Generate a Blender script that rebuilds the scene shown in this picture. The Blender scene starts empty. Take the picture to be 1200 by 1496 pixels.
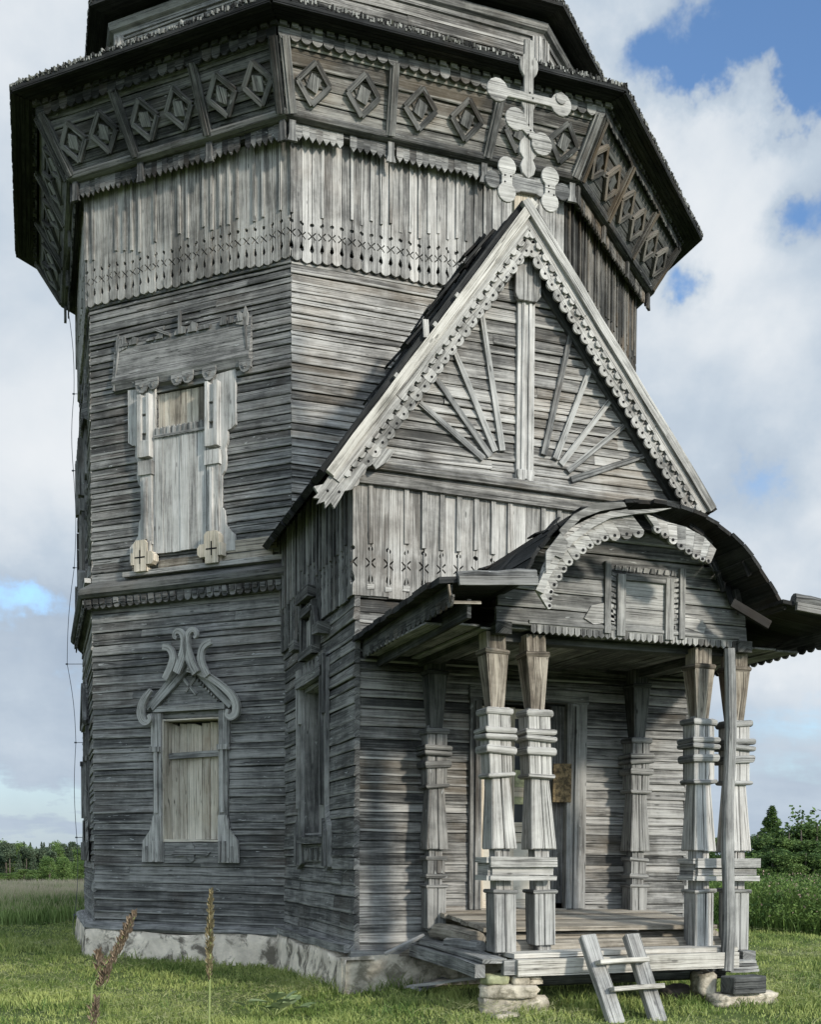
import bpy, math, random
import numpy as np
from mathutils import Vector, Matrix

random.seed(7)
rng = np.random.default_rng(11)
S = bpy.context.scene
COL = S.collection
rad = math.radians

# ------------------------------------------------------------------ camera
PHI = 0.3563
CAM = (-4.330, -16.944, 1.27)
PITCH, ROLL = -0.0496, -0.0075
t2 = (math.cos(PHI), math.sin(PHI))
n2 = (math.sin(PHI), -math.cos(PHI))


def lev(x, y, z):  # level camera axes (right, forward, up) -> world
    return Vector((x * t2[0] + y * t2[1], -(x * n2[0] + y * n2[1]), z))


c_, s_ = math.cos(PITCH), math.sin(PITCH)
fw = lev(0, c_, s_)
up0 = lev(0, -s_, c_)
rt0 = lev(1, 0, 0)
cr, sr = math.cos(ROLL), math.sin(ROLL)
rt = rt0 * cr - up0 * sr
up = rt0 * sr + up0 * cr
cam = bpy.data.cameras.new('camera')
cam.sensor_fit = 'HORIZONTAL'
cam.sensor_width = 36
cam.lens = 1733.0 / 1200 * 36
cam.shift_x = (600 - 698.0) / 1200
cam.shift_y = (1336.2 - 748) / 1200
cam.clip_end = 5000
cam.clip_start = 0.05
camo = bpy.data.objects.new('camera', cam)
COL.objects.link(camo)
camo.matrix_world = Matrix(((rt.x, up.x, -fw.x, CAM[0]), (rt.y, up.y, -fw.y, CAM[1]),
                            (rt.z, up.z, -fw.z, CAM[2]), (0, 0, 0, 1)))
S.camera = camo

# ------------------------------------------------------------------ sun and sky
SUN_AZ, SUN_EL = 24.0, 21.5      # degrees right of the porch's outward normal, elevation
sd = Vector((math.sin(rad(SUN_AZ)) * math.cos(rad(SUN_EL)), -math.cos(rad(SUN_AZ)) * math.cos(rad(SUN_EL)), math.sin(rad(SUN_EL))))
sun = bpy.data.lights.new('sun', 'SUN')
sun.energy = 2.35
sun.angle = rad(4.5)
sun.color = (1.0, 0.93, 0.82)
suno = bpy.data.objects.new('sun', sun)
COL.objects.link(suno)
suno.rotation_euler = sd.to_track_quat('Z', 'Y').to_euler()
S.view_settings.view_transform = 'Standard'
S.view_settings.look = 'None'
S.view_settings.exposure = 0.68
S.view_settings.gamma = 1.0

W = bpy.data.worlds.new('World')
S.world = W
W.use_nodes = True


class NT:
    """tiny node-tree helper"""
    def __init__(s, tree):
        s.t = tree
        s.n = tree.nodes
        s.n.clear()

    def new(s, typ, **kw):
        n = s.n.new(typ)
        for k, v in kw.items():
            setattr(n, k, v)
        return n

    def link(s, a, b):
        s.t.links.new(a, b)

    def val(s, sock, v):
        if hasattr(v, 'links') or hasattr(v, 'is_output'):
            s.t.links.new(v, sock)
        else:
            sock.default_value = v

    def math(s, op, a, b=0.0, c=0.0, clamp=False):
        n = s.new('ShaderNodeMath', operation=op, use_clamp=clamp)
        s.val(n.inputs[0], a); s.val(n.inputs[1], b)
        if op in ('MULTIPLY_ADD',):
            s.val(n.inputs[2], c)
        return n.outputs[0]

    def vmath(s, op, a, b):
        n = s.new('ShaderNodeVectorMath', operation=op)
        s.val(n.inputs[0], a); s.val(n.inputs[1], b)
        return n.outputs['Value'] if op in ('DOT_PRODUCT', 'LENGTH', 'DISTANCE') else n.outputs[0]

    def noise(s, vec, scale=1.0, detail=4, rough=0.55, dist=0.0):
        n = s.new('ShaderNodeTexNoise')
        s.val(n.inputs['Vector'], vec)
        n.inputs['Scale'].default_value = scale
        n.inputs['Detail'].default_value = detail
        n.inputs['Roughness'].default_value = rough
        n.inputs['Distortion'].default_value = dist
        return n.outputs['Fac']

    def smooth(s, v, lo, hi, a=0.0, b=1.0):
        n = s.new('ShaderNodeMapRange', interpolation_type='SMOOTHSTEP')
        s.val(n.inputs[0], v)
        n.inputs[1].default_value = lo; n.inputs[2].default_value = hi
        n.inputs[3].default_value = a; n.inputs[4].default_value = b
        return n.outputs[0]

    def mix(s, f, a, b, mode='MIX'):
        n = s.new('ShaderNodeMix', data_type='RGBA', blend_type=mode)
        s.val(n.inputs[0], f)
        for i, v in ((6, a), (7, b)):
            if isinstance(v, tuple):
                n.inputs[i].default_value = (*v[:3], 1)
            else:
                s.link(v, n.inputs[i])
        return n.outputs[2]

    def ramp(s, f, stops):
        n = s.new('ShaderNodeValToRGB')
        e = n.color_ramp.elements
        while len(e) < len(stops):
            e.new(0.5)
        for i, (p, c) in enumerate(stops):
            e[i].position = p
            e[i].color = (*c, 1)
        s.val(n.inputs[0], f)
        return n.outputs[0]


def make_sky():
    k = NT(W.node_tree)
    out = k.new('ShaderNodeOutputWorld')
    sky = k.new('ShaderNodeTexSky', sky_type='NISHITA')
    sky.sun_disc = False
    sky.sun_elevation = rad(SUN_EL)
    sky.sun_rotation = math.atan2(sd.x, sd.y)
    sky.air_density = 1.0
    sky.dust_density = 0.6
    sky.ozone_density = 2.0
    bg = k.new('ShaderNodeBackground')
    bg.inputs['Strength'].default_value = 0.12
    k.link(k.mix(1.0, sky.outputs[0], (0.84, 0.97, 1.10), 'MULTIPLY'), bg.inputs['Color'])
    tc = k.new('ShaderNodeTexCoord').outputs['Generated']
    d = k.vmath('NORMALIZE', tc, (0, 0, 0))
    sep = k.new('ShaderNodeSeparateXYZ'); k.link(d, sep.inputs[0])
    den = k.math('ADD', k.math('MAXIMUM', sep.outputs[2], 0.0), 0.16)
    inv = k.math('DIVIDE', 1.0, den)
    comb = k.new('ShaderNodeCombineXYZ')
    k.link(k.math('MULTIPLY', sep.outputs[0], inv), comb.inputs[0])
    k.link(k.math('MULTIPLY', sep.outputs[1], inv), comb.inputs[1])
    k.link(k.math('MULTIPLY', sep.outputs[2], 2.2), comb.inputs[2])
    plane = comb.outputs[0]
    cov = k.noise(plane, 1.15, 9, 0.58, 0.25)
    cum = k.noise(d, 5.5, 8, 0.6, 0.15)
    f = k.math('ADD', k.math('MULTIPLY', cov, 0.55), k.math('MULTIPLY', cum, 0.55))
    # where the photograph's sky is open (blue) or piled with cumulus, as directions
    spots = [((0.438, 0.714, 0.546), 0.045, -0.27), ((0.473, 0.694, 0.542), 0.05, -0.27), ((0.401, 0.741, 0.538), 0.035, -0.28), ((0.492, 0.697, 0.522), 0.03, -0.22),
             ((0.343, 0.760, 0.552), 0.035, 0.14), ((0.374, 0.749, 0.547), 0.02, 0.08), ((0.456, 0.725, 0.516), 0.03, 0.22), ((0.427, 0.748, 0.509), 0.03, 0.22), ((0.500, 0.708, 0.498), 0.03, 0.20), ((0.397, 0.762, 0.511), 0.025, 0.06),
             ((0.462, 0.784, 0.415), 0.022, -0.30), ((0.515, 0.720, 0.466), 0.026, -0.30), ((0.53, 0.794, 0.297), 0.035, -0.22),
             ((0.001, 0.981, 0.200), 0.018, -0.17), ((-0.03, 0.98, 0.195), 0.035, -0.17), ((-0.09, 0.975, 0.20), 0.05, -0.25), ((0.03, 0.98, 0.19), 0.02, -0.12),
             ((0.474, 0.738, 0.48), 0.055, 0.22), ((0.505, 0.778, 0.374), 0.10, 0.18), ((0.55, 0.79, 0.22), 0.1, 0.12),
             ((0.004, 0.87, 0.487), 0.28, 0.25), ((0.0, 0.94, 0.33), 0.14, 0.25), ((0.0, 0.99, 0.13), 0.05, 0.12)]
    wn = k.new('ShaderNodeTexNoise'); k.link(d, wn.inputs['Vector'])
    wn.inputs['Scale'].default_value = 9.0; wn.inputs['Detail'].default_value = 6; wn.inputs['Roughness'].default_value = 0.6
    dw = k.vmath('ADD', d, k.vmath('MULTIPLY', k.vmath('SUBTRACT', wn.outputs['Color'], (0.5, 0.5, 0.5)), (0.15, 0.15, 0.15)))
    for p, r, w in spots:
        v = Vector(p).normalized()
        dist = k.vmath('DISTANCE', dw, tuple(v))
        f = k.math('ADD', f, k.smooth(dist, 0.0, r * 1.6, w, 0.0))
    mask = k.smooth(f, 0.36, 0.56)
    shade = k.noise(k.vmath('ADD', d, (0.0, 0.0, 0.035)), 4.2, 7, 0.55, 0.2)
    thick = k.smooth(f, 0.45, 0.85)
    b = k.math('ADD', k.math('MULTIPLY', shade, 1.0), k.math('MULTIPLY', thick, 0.22))
    cc = k.ramp(b, [(0.36, (0.42, 0.51, 0.63)), (0.58, (0.57, 0.66, 0.76)), (0.76, (0.80, 0.85, 0.90)), (0.95, (0.95, 0.97, 0.99))])
    # thin pale veil towards the horizon
    veil = k.smooth(sep.outputs[2], 0.0, 0.22, 0.85, 0.0)
    mask = k.math('MAXIMUM', mask, veil)
    cbg = k.new('ShaderNodeBackground')
    # sunlit cloud round the sun is several times brighter than the rest
    glow = k.smooth(k.vmath('DOT_PRODUCT', d, tuple(sd)), 0.25, 1.0, 0.60, 2.1)
    k.link(glow, cbg.inputs['Strength'])
    k.link(cc, cbg.inputs['Color'])
    ms = k.new('ShaderNodeMixShader')
    k.link(mask, ms.inputs[0]); k.link(bg.outputs[0], ms.inputs[1]); k.link(cbg.outputs[0], ms.inputs[2])
    k.link(ms.outputs[0], out.inputs['Surface'])


make_sky()


# ------------------------------------------------------------------ materials
def new_mat(name):
    m = bpy.data.materials.new(name)
    m.use_nodes = True
    k = NT(m.node_tree)
    out = k.new('ShaderNodeOutputMaterial')
    b = k.new('ShaderNodeBsdfPrincipled')
    k.link(b.outputs[0], out.inputs[0])
    return m, k, b


def wood(name, dark, mid, light, warm=(0.23, 0.15, 0.085), warm_amt=0.3, rndk=0.5, fleck=0.0, damp=0.35, bump=0.5, stain_s=0.55):
    """weathered timber: grain runs along U of the UV map (metres); each plank (mesh island) has its own tone"""
    m, k, b = new_mat(name)
    uv = k.new('ShaderNodeUVMap').outputs[0]
    geo = k.new('ShaderNodeNewGeometry')
    pos = geo.outputs['Position']
    rnd = geo.outputs['Random Per Island']
    g1 = k.noise(k.vmath('MULTIPLY', uv, (1.8, 75, 1)), 1, 7, 0.68, 0.4)
    g2 = k.noise(k.vmath('MULTIPLY', uv, (1.3, 17, 1)), 1, 6, 0.66, 0.8)
    st = k.noise(pos, stain_s, 6, 0.62, 0.3)
    cen = lambda x, q: k.math('MULTIPLY', k.math('SUBTRACT', x, 0.5), q)
    v = k.math('ADD', k.math('ADD', cen(g1, 0.62), cen(g2, 0.58)), 0.5)
    fine = k.noise(k.vmath('MULTIPLY', pos, (3.2, 3.2, 3.2)), 1, 6, 0.7, 0.3)
    v = k.math('ADD', v, cen(st, 0.6))
    v = k.math('ADD', v, cen(fine, 0.45))
    v = k.math('ADD', v, cen(rnd, rndk * 0.5))
    col = k.ramp(v, [(0.22, tuple(c * 0.5 for c in dark)), (0.37, dark), (0.50, mid), (0.64, light), (0.8, tuple(min(1, c * 1.3) for c in light))])
    # warm, less greyed patches
    wn = k.noise(k.vmath('ADD', pos, (13.1, 4.2, 7.7)), 0.9, 4, 0.6, 0.4)
    wv = k.math('ADD', wn, k.math('MULTIPLY', k.math('SUBTRACT', k.math('FRACT', k.math('MULTIPLY', rnd, 7.13)), 0.5), 0.22))
    wf = k.math('MULTIPLY', k.smooth(wv, 0.5, 0.72), warm_amt)
    wcol = k.mix(0.55, col, warm)
    col = k.mix(wf, col, wcol)
    # dark cracks and checks along the grain
    crack = k.noise(k.vmath('MULTIPLY', uv, (0.8, 95, 1)), 1, 2, 0.5, 0.2)
    cf = k.smooth(crack, 0.32, 0.40, 0.85, 0.0)
    col = k.mix(cf, col, tuple(c * 0.22 for c in dark))
    # vertical water streaks
    wet = k.noise(k.vmath('MULTIPLY', pos, (5.0, 5.0, 0.55)), 1, 5, 0.62, 0.3)
    df = k.math('MULTIPLY', k.smooth(wet, 0.55, 0.80), damp * 0.7)
    col = k.mix(df, col, tuple(c * 0.45 for c in dark))
    # knots
    vor = k.new('ShaderNodeTexVoronoi')
    k.link(k.vmath('MULTIPLY', uv, (2.6, 9.0, 1)), vor.inputs['Vector'])
    vor.inputs['Scale'].default_value = 1.0
    kf = k.smooth(vor.outputs['Distance'], 0.05, 0.10, 0.7, 0.0)
    col = k.mix(kf, col, tuple(c * 0.4 for c in dark))
    if fleck > 0:
        fl = k.noise(k.vmath('MULTIPLY', uv, (7.0, 34.0, 1)), 1, 3, 0.5, 0.8)
        ff = k.smooth(fl, 0.675, 0.71, 0.0, fleck)
        col = k.mix(ff, col, (0.36, 0.37, 0.36))
    b.inputs['Roughness'].default_value = 0.86
    b.inputs['Specular IOR Level'].default_value = 0.22
    at = k.new('ShaderNodeAttribute', attribute_name='lip')  # pale lip: worn edge plus a highlight painted along the board
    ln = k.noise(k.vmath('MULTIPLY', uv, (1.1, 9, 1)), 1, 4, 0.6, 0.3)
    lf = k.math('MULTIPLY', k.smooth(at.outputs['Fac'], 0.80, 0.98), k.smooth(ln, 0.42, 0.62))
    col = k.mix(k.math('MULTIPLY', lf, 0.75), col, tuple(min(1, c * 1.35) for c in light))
    # long open checks, broken along their length
    ch = k.noise(k.vmath('ADD', k.vmath('MULTIPLY', uv, (0.55, 38, 1)), (7.3, 2.1, 0)), 1, 1, 0.5, 0.15)
    ck = k.math('MULTIPLY', k.smooth(k.math('ABSOLUTE', k.math('SUBTRACT', ch, 0.5)), 0.004, 0.013, 1.0, 0.0), k.smooth(st, 0.45, 0.6))
    col = k.mix(k.math('MULTIPLY', ck, 0.8), col, tuple(c * 0.15 for c in dark))
    k.link(col, b.inputs['Base Color'])
    h = k.math('ADD', k.math('MULTIPLY', g1, 1.0), k.math('MULTIPLY', g2, 0.7))
    h = k.math('SUBTRACT', h, k.math('MULTIPLY', cf, 0.9))
    bp = k.new('ShaderNodeBump')
    bp.inputs['Strength'].default_value = bump
    bp.inputs['Distance'].default_value = 0.012
    k.link(h, bp.inputs['Height'])
    k.link(bp.outputs[0], b.inputs['Normal'])
    return m


M = {}
M['shade_siding'] = wood('weathered siding with shade tone', (0.056, 0.056, 0.0545), (0.128, 0.128, 0.1225), (0.262, 0.260, 0.247), warm_amt=0.18, fleck=0.9, rndk=0.4)  # weathered tone; on porch and tympanum its darkness stands in for shade
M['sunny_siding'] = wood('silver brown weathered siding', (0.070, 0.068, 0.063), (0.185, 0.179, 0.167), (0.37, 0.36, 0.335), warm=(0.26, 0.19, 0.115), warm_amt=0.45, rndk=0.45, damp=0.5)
M['pale'] = wood('bleached pale board', (0.125, 0.123, 0.117), (0.285, 0.28, 0.264), (0.45, 0.44, 0.415), warm_amt=0.25, rndk=0.5, damp=0.45)
M['bleach'] = wood('silver bleached carving', (0.15, 0.146, 0.135), (0.325, 0.317, 0.294), (0.46, 0.45, 0.418), warm_amt=0.2, rndk=0.3, damp=0.3)
M['grey'] = wood('mid grey board', (0.075, 0.076, 0.074), (0.182, 0.182, 0.175), (0.335, 0.333, 0.315), warm_amt=0.2, rndk=0.5, damp=0.4)
M['dark'] = wood('dark sheltered timber', (0.020, 0.021, 0.020), (0.052, 0.054, 0.052), (0.12, 0.122, 0.115), warm_amt=0.2, rndk=0.5)
M['black'] = wood('very dark roof board', (0.008, 0.009, 0.009), (0.018, 0.019, 0.019), (0.042, 0.043, 0.042), warm_amt=0.1, rndk=0.4)  # near-black boards for roofs and their undersides
M['brown'] = wood('brown stained board', (0.042, 0.036, 0.028), (0.145, 0.124, 0.098), (0.34, 0.305, 0.25), warm=(0.22, 0.15, 0.085), warm_amt=0.4, damp=1.1)
M['frieze_dark'] = wood('dark slate carving board', (0.031, 0.032, 0.032), (0.077, 0.078, 0.076), (0.184, 0.184, 0.177), warm_amt=0.15, fleck=0.7, rndk=0.6)
M['slate_brown'] = wood('dark brown grey cladding', (0.022, 0.022, 0.020), (0.062, 0.060, 0.055), (0.17, 0.16, 0.142), warm=(0.22, 0.14, 0.065), warm_amt=0.6, rndk=0.7, damp=0.5)
M['cap_wood'] = wood('pale weathered cap board', (0.20, 0.19, 0.165), (0.42, 0.40, 0.355), (0.54, 0.52, 0.47), warm=(0.36, 0.27, 0.16), warm_amt=0.35, rndk=0.3, damp=0.3)
M['porch_siding'] = wood('grey porch siding', (0.050, 0.050, 0.048), (0.145, 0.143, 0.135), (0.32, 0.315, 0.298), warm=(0.24, 0.18, 0.11), warm_amt=0.45, rndk=0.45, damp=0.6)  # darker grey deepens the porch recess, shade put into the colour
M['floor_wood'] = wood('worn tan floor board', (0.085, 0.074, 0.058), (0.23, 0.205, 0.165), (0.38, 0.345, 0.285), warm=(0.26, 0.19, 0.115), warm_amt=0.4, rndk=0.5)
M['cream_board'] = wood('weathered cream window board', (0.17, 0.15, 0.12), (0.40, 0.36, 0.295), (0.53, 0.49, 0.41), warm=(0.36, 0.25, 0.13), warm_amt=0.5, rndk=0.5, damp=0.6)
M['chalk'] = wood('chalky pale window board', (0.21, 0.206, 0.196), (0.42, 0.414, 0.39), (0.53, 0.524, 0.50), warm_amt=0.12, rndk=0.35, damp=0.3)
M['new'] = wood('fresh yellow timber', (0.27, 0.235, 0.18), (0.50, 0.44, 0.345), (0.62, 0.56, 0.46), warm=(0.45, 0.34, 0.20), warm_amt=0.3, damp=0.2, rndk=0.3)
M['shingle'] = wood('mossy frayed roof edge', (0.025, 0.025, 0.023), (0.08, 0.08, 0.074), (0.24, 0.24, 0.22), warm=(0.08, 0.085, 0.04), warm_amt=0.5, rndk=1.2)


def plain(name, col, rough=0.8, noise_s=3.0, amt=0.35, dirt=None, metal=0.0, bump=0.0):
    m, k, b = new_mat(name)
    pos = k.new('ShaderNodeNewGeometry').outputs['Position']
    n = k.noise(pos, noise_s, 7, 0.62, 0.3)
    c = k.mix(k.smooth(n, 0.3, 0.75), tuple(x * (1 - amt) for x in col), tuple(min(1, x * (1 + amt * 0.6)) for x in col))
    if dirt:
        dn = k.noise(k.vmath('ADD', pos, (3, 9, 2)), dirt[1], 7, 0.68, 0.5)
        c = k.mix(k.math('MULTIPLY', k.smooth(dn, dirt[2], dirt[2] + 0.14), dirt[3]), c, dirt[0])
    k.link(c, b.inputs['Base Color'])
    b.inputs['Roughness'].default_value = rough
    b.inputs['Metallic'].default_value = metal
    b.inputs['Specular IOR Level'].default_value = 0.25
    if bump:
        bn = k.noise(pos, 14, 6, 0.65)
        bp = k.new('ShaderNodeBump'); bp.inputs['Strength'].default_value = bump; bp.inputs['Distance'].default_value = 0.03
        k.link(bn, bp.inputs['Height']); k.link(bp.outputs[0], b.inputs['Normal'])
    return m


M['plaster'] = plain('stained lime plaster', (0.80, 0.71, 0.58), 0.92, 3.0, 0.3, dirt=((0.09, 0.078, 0.06), 3.6, 0.48, 0.88), bump=0.5)
M['stone'] = plain('pale limestone', (0.50, 0.45, 0.36), 0.92, 7.0, 0.5, dirt=((0.12, 0.11, 0.075), 7.0, 0.48, 0.75), bump=0.6)
M['void'] = plain('dark interior', (0.012, 0.012, 0.012), 0.95)  # near-black colour in place of real darkness in holes and behind the door
M['wire'] = plain('thin wire', (0.10, 0.11, 0.13), 0.6)
M['cream'] = plain('old cream door paint', (0.55, 0.52, 0.44), 0.6, 5, 0.25, dirt=((0.2, 0.17, 0.12), 6, 0.55, 0.6))
M['mottled'] = plain('mottled brown sheet', (0.20, 0.145, 0.075), 0.75, 26.0, 0.75, dirt=((0.04, 0.03, 0.02), 40, 0.52, 0.9))
M['moss_pane'] = plain('greenish pane and moss', (0.36, 0.37, 0.22), 0.8, 18.0, 0.4)


def mat_glass():
    m, k, b = new_mat('dim old glass')
    b.inputs['Base Color'].default_value = (0.02, 0.024, 0.026, 1)
    b.inputs['Roughness'].default_value = 0.12
    return m


M['glass'] = mat_glass()


def mat_leaf(name, dark, light, tip=None, trans=0.25, rough=0.6):
    m, k, b = new_mat(name)
    geo = k.new('ShaderNodeNewGeometry')
    rnd = geo.outputs['Random Per Island']
    n = k.noise(geo.outputs['Position'], 1.1, 5, 0.65)
    v = k.math('ADD', k.math('MULTIPLY', rnd, 0.5), k.math('MULTIPLY', k.smooth(n, 0.3, 0.7), 0.55))
    c = k.mix(k.smooth(v, 0.2, 0.85), dark, light)
    if tip:
        uv = k.new('ShaderNodeSeparateXYZ')
        k.link(k.new('ShaderNodeUVMap').outputs[0], uv.inputs[0])
        c = k.mix(k.math('MULTIPLY', k.smooth(uv.outputs[1], tip[1], tip[2]), tip[3]), c, tip[0])
    k.link(c, b.inputs['Base Color'])
    b.inputs['Roughness'].default_value = rough
    b.inputs['Specular IOR Level'].default_value = 0.2
    if trans:
        tr = k.new('ShaderNodeBsdfTranslucent'); k.link(c, tr.inputs[0])
        mx = k.new('ShaderNodeMixShader'); mx.inputs[0].default_value = trans
        out = [n for n in k.n if n.type == 'OUTPUT_MATERIAL'][0]
        k.link(b.outputs[0], mx.inputs[1]); k.link(tr.outputs[0], mx.inputs[2]); k.link(mx.outputs[0], out.inputs[0])
    return m


M['grass'] = mat_leaf('lawn grass', (0.13, 0.20, 0.048), (0.42, 0.47, 0.16), trans=0.4)
M['hay'] = mat_leaf('cut dry grass', (0.22, 0.25, 0.10), (0.47, 0.46, 0.24))
M['tall'] = mat_leaf('tall field grass', (0.12, 0.20, 0.055), (0.32, 0.42, 0.15), tip=((0.62, 0.49, 0.38), 0.74, 0.95, 0.9))
M['weed'] = mat_leaf('weed leaves', (0.04, 0.085, 0.02), (0.13, 0.20, 0.05))
M['flower'] = mat_leaf('faded pink flower', (0.30, 0.21, 0.17), (0.46, 0.33, 0.29))
M['birch'] = mat_leaf('birch leaves', (0.05, 0.10, 0.028), (0.15, 0.22, 0.065))
M['bush'] = mat_leaf('willow leaves', (0.030, 0.066, 0.018), (0.115, 0.18, 0.05))
M['fir'] = mat_leaf('fir needles', (0.016, 0.038, 0.014), (0.055, 0.090, 0.032), trans=0.1)
M['pine'] = mat_leaf('pine needles', (0.035, 0.058, 0.034), (0.09, 0.12, 0.07), trans=0.1)
M['bark'] = plain('grey bark', (0.10, 0.085, 0.07), 0.9, 8, 0.5)
M['seed'] = mat_leaf('ripe grass seeds', (0.24, 0.20, 0.115), (0.55, 0.48, 0.30), trans=0.15)
M['sorrel'] = mat_leaf('brown sorrel seeds', (0.24, 0.18, 0.125), (0.46, 0.37, 0.27), trans=0.1)
M['stem'] = mat_leaf('pale green stem', (0.18, 0.22, 0.08), (0.27, 0.31, 0.12), trans=0.0)
M['dock'] = mat_leaf('pale dock leaf', (0.17, 0.24, 0.10), (0.34, 0.38, 0.22), trans=0.2)


def mat_ground():
    m, k, b = new_mat('meadow soil')
    pos = k.new('ShaderNodeNewGeometry').outputs['Position']
    n = k.noise(pos, 0.7, 8, 0.65, 0.2)
    n2 = k.noise(pos, 9, 5, 0.7)
    c = k.mix(k.smooth(n, 0.3, 0.7), (0.05, 0.075, 0.022), (0.12, 0.155, 0.05))
    c = k.mix(k.math('MULTIPLY', k.smooth(n2, 0.5, 0.75), 0.55), c, (0.16, 0.17, 0.07))
    k.link(c, b.inputs['Base Color'])
    b.inputs['Roughness'].default_value = 0.95
    b.inputs['Specular IOR Level'].default_value = 0.1
    bp = k.new('ShaderNodeBump'); bp.inputs['Strength'].default_value = 0.8; bp.inputs['Distance'].default_value = 0.06
    k.link(n2, bp.inputs['Height']); k.link(bp.outputs[0], b.inputs['Normal'])
    return m


M['ground'] = mat_ground()


# ------------------------------------------------------------------ mesh helpers
class Fr:
    """a working plane: a along u, z along w, d along the outward normal n"""
    def __init__(s, o, u, n, w=(0, 0, 1)):
        s.o, s.u, s.n, s.w = Vector(o), Vector(u), Vector(n), Vector(w)

    def P(s, a, z, d=0.0):
        return s.o + s.u * a + s.w * z + s.n * d


class MB:
    def __init__(s):
        s.v, s.f, s.uv, s.mi, s.cur, s.lip = [], [], [], [], 0, {}

    def face(s, idx, uvs):
        s.f.append(idx); s.uv.extend(uvs); s.mi.append(s.cur)

    def build(s, name, mat, parent=None, bevel=0.0, smooth=False):
        me = bpy.data.meshes.new(name)
        me.from_pydata([tuple(v) for v in s.v], [], s.f)
        ul = me.uv_layers.new(name='UVMap')
        ul.data.foreach_set('uv', np.array(s.uv, dtype=np.float32).ravel())
        me.materials.append(M[mat] if isinstance(mat, str) else mat)
        if any(s.mi):
            me.materials.append(M['void'])
            me.polygons.foreach_set('material_index', s.mi)
        if s.lip:
            at = me.attributes.new('lip', 'FLOAT', 'POINT')
            arr = np.zeros(len(me.vertices), np.float32)
            arr[list(s.lip.keys())] = list(s.lip.values())
            at.data.foreach_set('value', arr)
        if smooth:
            me.polygons.foreach_set('use_smooth', [True] * len(me.polygons))
        o = bpy.data.objects.new(name, me)
        COL.objects.link(o)
        if parent is not None:
            o.parent = parent
        if bevel:
            bm = o.modifiers.new('bevel', 'BEVEL')
            bm.width = bevel; bm.segments = 1; bm.limit_method = 'ANGLE'; bm.angle_limit = rad(40)
        return o


def U():
    return random.uniform(-1, 1)


def ruv():
    return random.random() * 60, random.random() * 60


def strip(m, stations, closed_profile=True, caps=True, ulen=None):
    """stations: list of lists of Vectors (same profile count); grain along stations"""
    b = len(m.v)
    k = len(stations[0])
    ou, ov = ruv()
    us = [0.0]
    for i in range(1, len(stations)):
        us.append(us[-1] + (stations[i][0] - stations[i - 1][0]).length)
    ps = [0.0]
    for j in range(k):
        ps.append(ps[-1] + (stations[0][(j + 1) % k] - stations[0][j]).length)
    for st in stations:
        m.v.extend(st)
    n = k if closed_profile else k - 1
    for i in range(len(stations) - 1):
        for j in range(n):
            j2 = (j + 1) % k
            m.face((b + i * k + j, b + (i + 1) * k + j, b + (i + 1) * k + j2, b + i * k + j2),
                   [(us[i] + ou, ps[j] + ov), (us[i + 1] + ou, ps[j] + ov), (us[i + 1] + ou, ps[j + 1] + ov), (us[i] + ou, ps[j + 1] + ov)])
    if caps and closed_profile:
        e = b + (len(stations) - 1) * k
        m.face(tuple(b + j for j in range(k)), [(ou + 0.01 * j, ps[j] + ov) for j in range(k)])
        m.face(tuple(e + j for j in reversed(range(k))), [(ou + 0.01 * j, ps[j] + ov) for j in reversed(range(k))])


def hboard(m, fr, a0, a1, z0, z1, d0, d1, tilt=0.012, seg=0.45, jz=0.005, jd=0.004):
    n = max(1, int((a1 - a0) / seg))
    sts = []
    jd0, sk = U() * jd, U() * jz
    for i in range(n + 1):
        t = i / n
        a = a0 + (a1 - a0) * t
        zz0 = z0 + U() * jz + sk * (t - .5); zz1 = z1 + U() * jz + sk * (t - .5)
        dd = d1 + jd0 + U() * jd * 0.6
        sts.append([fr.P(a, zz0, d0), fr.P(a, zz0, dd + tilt * 0.7), fr.P(a, zz0 + 0.012, dd + tilt), fr.P(a, zz1 - 0.01, dd), fr.P(a, zz1, dd - 0.008), fr.P(a, zz1, d0)])
    b0 = len(m.v)
    strip(m, sts)
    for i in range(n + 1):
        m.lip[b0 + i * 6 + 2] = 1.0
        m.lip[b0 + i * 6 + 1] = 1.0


def prism(m, fr, pts, d0, d1, along='z', jd=0.0):
    """extruded outline; pts counter-clockwise seen from outside"""
    b = len(m.v)
    n = len(pts)
    ou, ov = ruv()
    dj = d1 + U() * jd
    ar = sum(pts[i][0] * pts[(i + 1) % n][1] - pts[(i + 1) % n][0] * pts[i][1] for i in range(n))
    if ar < 0:
        pts = list(reversed(pts))
    for a, z in pts:
        m.v.append(fr.P(a, z, dj))
    for a, z in pts:
        m.v.append(fr.P(a, z, d0))
    def q(a, z, e=0.0):
        return (z + ou + e, a + ov + e) if along == 'z' else (a + ou + e, z + ov + e)
    m.face(tuple(range(b, b + n)), [q(*p) for p in pts])
    m.face(tuple(b + n + i for i in reversed(range(n))), [q(*p) for p in reversed(pts)])
    th = abs(dj - d0)
    for i in range(n):
        j = (i + 1) % n
        p, r = pts[i], pts[j]
        m.face((b + j, b + i, b + n + i, b + n + j), [q(*r), q(*p), q(p[0] + th * .3, p[1] + th * .3), q(r[0] + th * .3, r[1] + th * .3)])


def rect(m, fr, a0, a1, z0, z1, d0, d1, along='z', j=0.0, jd=0.0):
    prism(m, fr, [(a0 + U() * j, z0 + U() * j), (a1 + U() * j, z0 + U() * j), (a1 + U() * j, z1 + U() * j), (a0 + U() * j, z1 + U() * j)], d0, d1, along, jd)


def quadframe(p0, p1, nrm):
    u = (Vector(p1) - Vector(p0)); L = u.length; u.normalize()
    n = Vector(nrm); n = (n - u * n.dot(u)).normalized()
    return Fr(p0, u, n, n.cross(u)), L


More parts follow.
